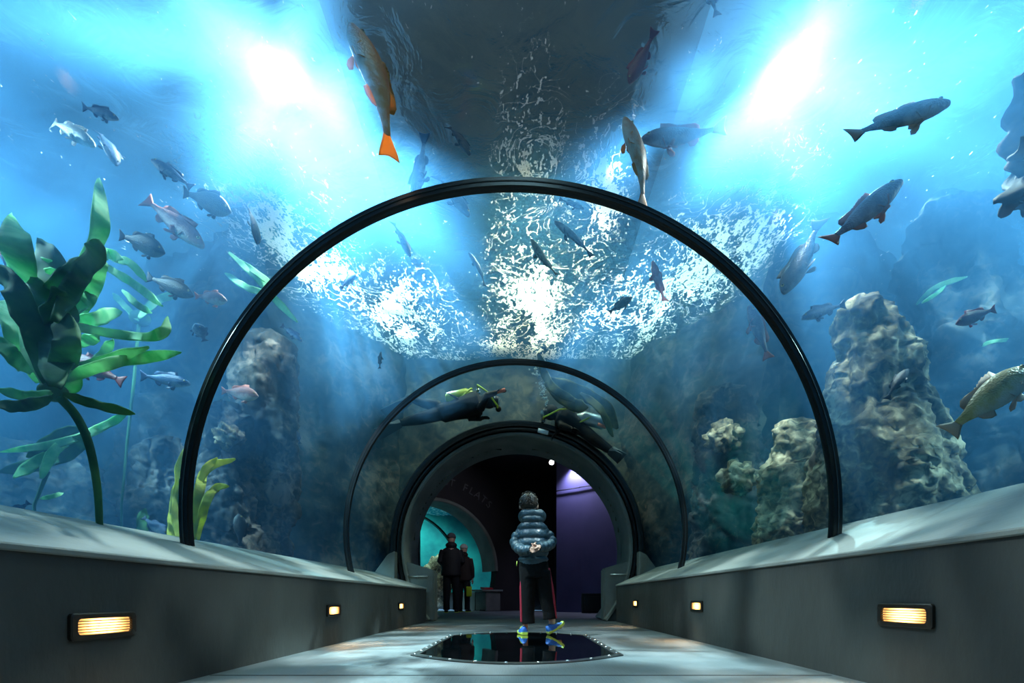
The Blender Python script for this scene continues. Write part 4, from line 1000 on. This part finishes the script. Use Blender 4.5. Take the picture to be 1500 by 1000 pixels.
def finmat(name, c):
    m, nt, out = new_mat(name); bs = N(nt, 'ShaderNodeBsdfPrincipled'); bs.inputs['Roughness'].default_value = .5; bs.inputs['Base Color'].default_value = c4(c)
    tl = N(nt, 'ShaderNodeBsdfTranslucent'); tl.inputs[0].default_value = c4(c); mx = N(nt, 'ShaderNodeMixShader'); mx.inputs[0].default_value = .4
    nt.links.new(bs.outputs[0], mx.inputs[1]); nt.links.new(tl.outputs[0], mx.inputs[2]); nt.links.new(mx.outputs[0], out.inputs[0]); return m
FM = {'dark': (fishmat('fish_dark', (.012, .02, .03), (.025, .035, .05), (.09, .10, .11)), finmat('fin_dark', (.02, .03, .05))),
      'blue': (fishmat('fish_blue', (.04, .10, .22), (.08, .18, .34), (.3, .4, .5)), finmat('fin_blue', (.06, .12, .25))),
      'grey': (fishmat('fish_grey', (.02, .03, .04), (.06, .075, .09), (.28, .29, .28)), finmat('fin_grey', (.3, .28, .25))),
      'orange': (fishmat('fish_orange', (.85, .24, .05), (.80, .36, .14), (.95, .80, .64)), finmat('fin_orange', (.9, .38, .06))),
      'pink': (fishmat('fish_pink', (.35, .16, .16), (.62, .36, .34), (.8, .66, .62)), finmat('fin_pink', (.7, .32, .28))),
      'red': (fishmat('fish_red', (.22, .03, .03), (.34, .05, .05), (.4, .1, .08)), finmat('fin_red', (.38, .05, .05))),
      'purple': (fishmat('fish_purple', (.05, .035, .055), (.12, .085, .12), (.3, .24, .26)), finmat('fin_purple', (.45, .16, .13))),
      'yellow': (fishmat('fish_yellow', (.30, .22, .05), (.52, .40, .14), (.62, .56, .45)), finmat('fin_yellow', (.62, .46, .34))),
      'pale': (fishmat('fish_pale', (.35, .36, .34), (.55, .55, .5), (.85, .85, .8)), finmat('fin_pale', (.6, .6, .55)))}
eye_w, eye_b = mat('fish_eye', (.6, .5, .2), .2), mat('fish_pupil', (.004, .004, .005), .1)
FISH = {}
def fin_plate(poly, th_, m, root, name, T=None, bend=None):
    """a rayed fin: outline polygon in the x-z plane with a thin lens-shaped section"""
    bm = bmesh.new(); n = len(poly); c = Vector((sum(p[0] for p in poly) / n, sum(p[1] for p in poly) / n))
    a = [bm.verts.new((p[0], 0, p[1])) for p in poly]; cp, cm = bm.verts.new((c.x, th_, c.y)), bm.verts.new((c.x, -th_, c.y))
    mid1 = [bm.verts.new((lerp(p[0], c.x, .3), th_ * .8, lerp(p[1], c.y, .3))) for p in poly]; mid2 = [bm.verts.new((lerp(p[0], c.x, .3), -th_ * .8, lerp(p[1], c.y, .3))) for p in poly]
    for k in range(n):
        k2 = (k + 1) % n
        bm.faces.new((a[k], a[k2], mid1[k2], mid1[k])); bm.faces.new((mid1[k], mid1[k2], cp)); bm.faces.new((a[k2], a[k], mid2[k], mid2[k2])); bm.faces.new((mid2[k2], mid2[k], cm))
    for v in bm.verts:
        q = v.co
        if T is not None: q = T @ q
        if bend: q = bend(q)
        v.co = q
    return obj(name, bm, m, root)
def make_fish(col, deep, bend):
    """unit-length fish, nose at x=.5, tail tip at x=-.5, z up"""
    key = (col, deep, bend)
    bm_, fm_ = FM[col]; hd = {0: .115, 1: .15, 2: .185}[deep]; wd = {0: .062, 1: .072, 2: .075}[deep]
    def bd(q):
        t = max(0, .15 - q.x); return Vector((q.x, q.y + bend * t * t * 1.6, q.z))
    root = bpy.data.objects.new('rockfish', None); COL.objects.link(root)
    prof = [(.5, .006, .006, -.010), (.490, .024, .020, -.008), (.465, .048, .034, -.004), (.425, .50 * hd, .62 * wd, .0), (.37, .72 * hd, .85 * wd, .004), (.30, .90 * hd, .97 * wd, .006), (.20, hd, wd, .006), (.10, .98 * hd, .95 * wd, .006), (.0, .88 * hd, .84 * wd, .006), (-.10, .70 * hd, .66 * wd, .006), (-.19, .48 * hd, .46 * wd, .006), (-.27, .31 * hd, .28 * wd, .006), (-.33, .25 * hd, .18 * wd, .006), (-.37, .27 * hd, .13 * wd, .006)]
    bm = bmesh.new(); rings = []
    for x, h, w_, dz in prof:
        rings.append([bd(Vector((x, w_ * math.cos(a) * (1 - .15 * max(0, -math.sin(a))), dz + h * (.97 * math.sin(a) if math.sin(a) < 0 else 1.0 * math.sin(a))))) for a in [2 * PI * k / 20 for k in range(20)]])
    loft(bm, rings); o = obj('body', bm, bm_, root)
    o.modifiers.new('Subdivision', 'SUBSURF').levels = 1; o.modifiers[0].render_levels = 1
    tail = [(-.35, .030), (-.40, .060), (-.46, .098), (-.50, .112), (-.488, .05), (-.482, 0), (-.488, -.05), (-.50, -.108), (-.46, -.092), (-.40, -.055), (-.35, -.028)]
    fin_plate(tail, .006, fm_, root, 'tail_fin', None, bd)
    dz = hd + .006; ds_ = [(.26, dz - .045)]
    for k in range(7):
        x = .25 - k * .045; ds_ += [(x, dz * (1 - .08 * max(0, k - 2)) + (.052 if k < 6 else .02)), (x - .022, dz * (1 - .08 * max(0, k - 2)) + .028)]
    ds_ += [(-.10, .72 * hd + .055), (-.16, .60 * hd + .065), (-.21, .42 * hd + .05), (-.22, .30 * hd), (0, .6 * hd)]
    fin_plate(ds_, .007, fm_, root, 'dorsal_fin', None, bd)
    fin_plate([(-.06, -.60 * hd), (-.10, -.66 * hd - .05), (-.15, -.52 * hd - .065), (-.20, -.40 * hd - .04), (-.21, -.25 * hd), (-.12, -.35 * hd)], .007, fm_, root, 'anal_fin', None, bd)
    for s in (-1, 1):
        T = Matrix.Translation((.24, s * wd * .86, -.25 * hd)).to_4x4() @ Matrix.Rotation(s * math.radians(38), 4, 'Z') @ Matrix.Rotation(math.radians(-18), 4, 'Y') @ Matrix.Scale(1.35, 4)
        fin_plate([(0, .022), (-.05, .042), (-.11, .040), (-.145, .012), (-.14, -.02), (-.10, -.045), (-.05, -.040), (0, -.018)], .005, fm_, root, 'pectoral_fin', T, bd)
        T = Matrix.Translation((.16, s * wd * .40, -.88 * hd)).to_4x4() @ Matrix.Rotation(s * math.radians(30), 4, 'X')
        fin_plate([(.02, .01), (-.04, .0), (-.10, -.035), (-.10, -.07), (-.05, -.075), (-.01, -.045)], .005, fm_, root, 'pelvic_fin', T, bd)
        bm = bmesh.new(); sphere(bm, (.405, s * wd * .60, .30 * hd), .020, (1, .6, 1), 12, 8); e = obj('eye', bm, eye_w, root)
        bm = bmesh.new(); sphere(bm, (.406, s * (wd * .60 + .007), .30 * hd), .012, (1, .6, 1), 10, 6); obj('pupil', bm, eye_b, e)
    return root
def place(col, tail, head, lab, roll=35, deep=1, bend=0.0, L=.5, dd=0.0, d=None, yaw=0.0):
    """yaw: how far the head comes nearer (+) or goes away (-), as a share of the length"""
    key = (col, deep, bend)
    if key in FISH: r = copy_tree(FISH[key])
    else: r = FISH[key] = make_fish(*key)
    mx_, my_ = (tail[0] + head[0]) / 2, (tail[1] + head[1]) / 2
    tg, ts = ray_span(mx_, my_); pl = math.hypot(head[0] - tail[0], head[1] - tail[1])
    dep = d if d else max(tg + .24, min(ts - .25, L * F / pl, tg + .9))
    a, b = P(tail[0], tail[1], dep), P(head[0], head[1], dep); ln = (b - a).length
    a.y += ln * yaw * .5; b.y -= ln * yaw * .5
    a = Vector((a.x * a.y / dep, a.y, CH + (a.z - CH) * a.y / dep)); b = Vector((b.x * b.y / dep, b.y, CH + (b.z - CH) * b.y / dep))
    f = (b - a).normalized(); c = (a + b) / 2; v = (c - Vector((0, 0, CH))).normalized()
    u = f.cross(v); u.normalize()
    if u.z < 0: u = -u
    w_ = (v - f * v.dot(f)).normalized(); rr_ = math.radians(roll); up = u * math.cos(rr_) + w_ * math.sin(rr_); sd = up.cross(f)
    r.matrix_world = Matrix.Translation(c) @ Matrix((f, sd, up)).transposed().to_4x4() @ Matrix.Scale((b - a).length, 4)
    r['label'] = lab; r['category'] = 'fish'; r['group'] = 'rockfish swimming around the tunnel'
    return r
FL = [
 ('pale', (65, 168), (140, 214), 'pale slender fish high at the far left, heading down right', 20, 0, .2, .45),
 ('blue', (146, 181), (171, 243), 'dark blue fish diving beside the pale one at the far left', 30, 1, .3, .4),
 ('blue', (120, 156), (174, 174), 'faint bluish fish above the pale one at the far left', 10, 0, 0, .5),
 ('blue', (282, 275), (222, 234), 'slim dark fish heading up left, tail to the deep-bodied one', 30, 0, 0, .5),
 ('dark', (268, 281), (339, 310), 'deep-bodied dark fish facing right, left of the glare', 5, 2, 0, .42),
 ('pink', (205, 284), (299, 362), 'long pinkish fish heading down right on the left side', 15, 0, .1, .55),
 ('dark', (369, 298), (377, 358), 'black fish diving just outside the large rib on the left', 60, 1, .2, .4),
 ('dark', (174, 344), (242, 370), 'dark fish facing right above the kelp tips', 5, 2, 0, .45),
 ('dark', (214, 405), (284, 433), 'dark fish facing right below the one above the kelp tips', 10, 1, 0, .5),
 ('pink', (285, 433), (333, 440), 'small pinkish oval fish facing right near the large rib', 5, 2, 0, .35),
 ('purple', (36, 440), (10, 345), 'dark purple fish with a pink tail at the left edge', 25, 1, -.3, .45),
 ('red', (182, 560), (98, 522), 'dark red fish half behind the kelp blades', 10, 1, 0, .45),
 ('blue', (205, 550), (279, 562), 'light blue fish facing right beyond the thin kelp stalk', 5, 0, 0, .5),
 ('pink', (324, 572), (379, 580), 'mottled pink and tan fish at the large rib, facing right', 5, 2, 0, .35),
 ('blue', (43, 735), (10, 760), 'bluish fish low in the left corner above the sill', 10, 2, 0, .35),
 ('blue', (209, 757), (244, 784), 'blue fish low on the left just above the sill', 5, 2, 0, .35),
 ('orange', (586, 193), (515, 36), 'big orange fish high in the glare with a pale belly', 52, 1, -.35, .62),
 ('dark', (657, 176), (689, 228), 'small dark fish right of the big orange one', 45, 0, .2, .4),
 ('blue', (627, 206), (605, 292), 'slim grey-blue fish pointing down just above the large rib', 35, 0, .2, .45),
 ('dark', (638, 250), (688, 318), 'dark fish crossing behind the crown of the large rib', 45, 0, .1, .45),
 ('red', (956, 60), (921, 122), 'dark red fish near the top, right of centre', 20, 1, .3, .4),
 ('orange', (956, 288), (915, 172), 'orange-finned fish seen from below with an open pale throat', 62, 1, -.25, .5),
 ('purple', (1057, 199), (938, 204), 'purplish fish facing left beside the orange-finned one', 40, 0, .2, .5),
 ('blue', (1051, 24), (1028, -38), 'fish at the top edge showing only its tail', 40, 0, 0, .4),
 ('grey', (1243, 199), (1391, 150), 'large steel-grey fish facing right at the upper right', 55, 0, 0, .6),
 ('purple', (1207, 369), (1320, 264), 'brownish purple fish climbing right with orange fins', 30, 0, -.15, .58),
 ('grey', (1203, 331), (1147, 431), 'grey-brown fish nosing down left under the purple one', 30, 1, .15, .5),
 ('blue', (1239, 445), (1173, 466), 'pale blue fish facing left above the pinnacle', 15, 0, 0, .5),
 ('yellow', (1387, 634), (1512, 536), 'large yellowish fish at the right edge climbing right', 8, 1, 0, .6),
 ('red', (1459, 452), (1400, 474), 'small red fish facing left near the right edge', 5, 1, 0, .42),
 ('purple', (1126, 526), (1097, 447), 'faint mauve fish by the right side of the large rib', 30, 0, 0, .45),
 ('dark', (1300, 578), (1330, 540), 'dark bluish fish resting against the pinnacle face', 20, 1, .3, .2),
 ('dark', (576, 321), (601, 376), 'dark fish heading down right just inside the large rib', 50, 0, .1, .4),
 ('blue', (499, 422), (521, 402), 'small blue fish in the foam at the left', 10, 1, 0, .25),
 ('dark', (715, 414), (687, 370), 'dark fish with spread fins left of the warm glitter', 75, 0, -.2, .4),
 ('dark', (813, 411), (778, 350), 'dark slender fish in the middle of the warm glitter', 60, 0, .2, .42),
 ('dark', (870, 371), (812, 324), 'dark broad-finned fish at the right of the warm glitter', 65, 0, -.1, .45),
 ('red', (971, 446), (956, 382), 'brown fish pointing up on the right of the foam', 45, 0, .15, .42),
 ('dark', (892, 458), (926, 435), 'small black fish heading up right over the foam', 20, 1, 0, .35),
 ('dark', (556, 540), (558, 515), 'tiny dark fish in front of the hazy rock on the left', 30, 0, 0, .22),
 ('blue', (412, 476), (443, 500), 'small bluish fish above the round-headed rock column', 10, 0, 0, .3),
 ('dark', (819, 291), (856, 306), 'dark fish glimpsed under the crown of the large rib', 50, 0, 0, .4),
 ('blue', (440, 650), (432, 628), 'tiny bright blue fish beside the round-headed rock column', 10, 1, 0, .15),
]
for f_ in FL: place(f_[0], f_[1], f_[2], f_[3], roll=f_[4], deep=f_[5], bend=f_[6], L=f_[7], d=(ray_span((f_[1][0] + f_[2][0]) / 2, (f_[1][1] + f_[2][1]) / 2)[0] + (.22 if f_[7] >= .58 else .45)) if f_[0] == 'orange' or f_[7] >= .58 else None)
place('blue', (300, 500), (287, 474), 'mottled bluish fish facing the viewer near the large rib', 0, 2, 0, .35, yaw=1.6)
place('dark', (352, 800), (350, 752), 'dark fish hovering upright by the left sill inside the large rib', 10, 2, 0, .3)
# ------------------------------------------------------------------ light
w = bpy.data.worlds.new('sky'); scene.world = w; w.use_nodes = True
bg = w.node_tree.nodes['Background']; bg.inputs[0].default_value = (.30, .62, 1.0, 1); bg.inputs[1].default_value = 0.5

def gobo(light, col, base=0.25, scale=9.0, contrast=(.45, .62)):
    """shafts: the beam of the lamp is broken up by direction, as by the ripples it shines through"""
    light.use_nodes = True; nt = light.node_tree
    em = nt.nodes.get('Emission')
    tc = N(nt, 'ShaderNodeTexCoord'); n_ = N(nt, 'ShaderNodeTexNoise'); n_.inputs['Scale'].default_value = scale; n_.inputs['Detail'].default_value = 2
    nt.links.new(tc.outputs['Normal'], n_.inputs['Vector'])
    mr = N(nt, 'ShaderNodeMapRange'); mr.interpolation_type = 'SMOOTHSTEP'
    mr.inputs['From Min'].default_value = contrast[0]; mr.inputs['From Max'].default_value = contrast[1]; mr.inputs['To Min'].default_value = base; mr.inputs['To Max'].default_value = 1.0
    nt.links.new(n_.outputs['Fac'], mr.inputs['Value']); nt.links.new(mr.outputs[0], em.inputs['Strength'])

def spot(loc, aim, power, col, size=2.4, blend=.6, radius=.12, g=None, name='spot'):
    L = bpy.data.lights.new(name, 'SPOT'); L.energy = power; L.color = col; L.spot_size = size; L.spot_blend = blend; L.shadow_soft_size = radius
    o = bpy.data.objects.new(name, L); COL.objects.link(o); o.location = loc
    o.rotation_euler = (Vector(aim) - Vector(loc)).to_track_quat('-Z', 'Y').to_euler()
    if g: gobo(L, col, *g)
    return o
ZL = ZS - .12
spot((-1.62, 3.1, ZL), (-2.7, 2.1, 0), 1500, (.90, .97, 1), 2.25, .35, .08, (.0, 8.0, (.50, .57)), 'sun_shaft_light')
spot((1.78, 3.05, ZL), (2.9, 2.1, 0), 1300, (.90, .97, 1), 2.25, .35, .08, (.0, 8.0, (.50, .57)), 'sun_shaft_light')
spot((-4.2, 2.0, ZL), (-4.6, 2.6, 0), 3700, (.62, .84, 1), 2.5, .5, .08, (.12, 7.0, (.48, .58)), 'sun_shaft_light')
spot((4.4, 2.4, ZL), (4.6, 3.0, 0), 1800, (.7, .92, 1), 2.4, .5, .08, (.10, 7.0, (.48, .58)), 'sun_shaft_light')
spot((0.15, 5.6, 5.6), (0.1, 5.4, 3), 1200, (1, .86, .56), 1.6, .6, .2, None, 'deck_flood_light')
spot((-1.8, 5.6, 5.8), (-1.6, 5.6, 3), 600, (.78, 1, .92), 1.6, .6, .2, None, 'deck_flood_light')
spot((1.8, 5.6, 5.8), (1.6, 5.6, 3), 600, (.78, 1, .92), 1.6, .6, .2, None, 'deck_flood_light')
# skylight is a lamp added overhead to brighten the walkway
spot((0, .6, ZL), (0, 1.8, 0), 210, (.55, .84, 1), 1.5, .6, .3, (.35, 7.0), 'floor_fill_light')
# lamps of the far turquoise tank and of the room
spot(A(0.3, 2.2, 2.9), A(.2, 3.4, 1.0), 260, (.5, 1, .95), 2.6, .6, .2, None, 'tank_lamp')
spot((1.15, 10.55, 3.45), (1.5, 10.7, 2.3), 150, (.6, .62, 1), 2.2, .8, .05, None, 'wall_washer')
spot(p1, (-.6, 9.6, .5), 40, (.9, .9, 1), 1.3, .8, .05, None, 'room_lamp')

L = bpy.data.lights.new('deck_fill_light', 'POINT'); L.energy = 70; L.color = (1, .93, .85); L.shadow_soft_size = .05  # unseen lamp added to lighten the deck underside
o = bpy.data.objects.new('deck_fill_light', L); COL.objects.link(o); o.location = (0, 1.6, 5.2)

# low sun coming through the ripples: far lamps whose light arrives as near-parallel shafts
for d_, pw in ((Vector((-.50, 1, 1.17)), 115000), (Vector((.53, 1, 1.22)), 100000)):
    spot(d_ * 12, d_ * 1.2 + Vector((0, 0, .3)), pw, (.92, .97, 1), .75, .5, .10, (.0, 17.0, (.52, .56)), 'sun_through_ripples')

spot((-.2, 8.0, 3.3), (-2.0, 10.9, 2.0), 70, (.8, .85, 1), 1.2, .8, .05, None, 'arch_fill_light')  # unseen lamp added to brighten the far arch
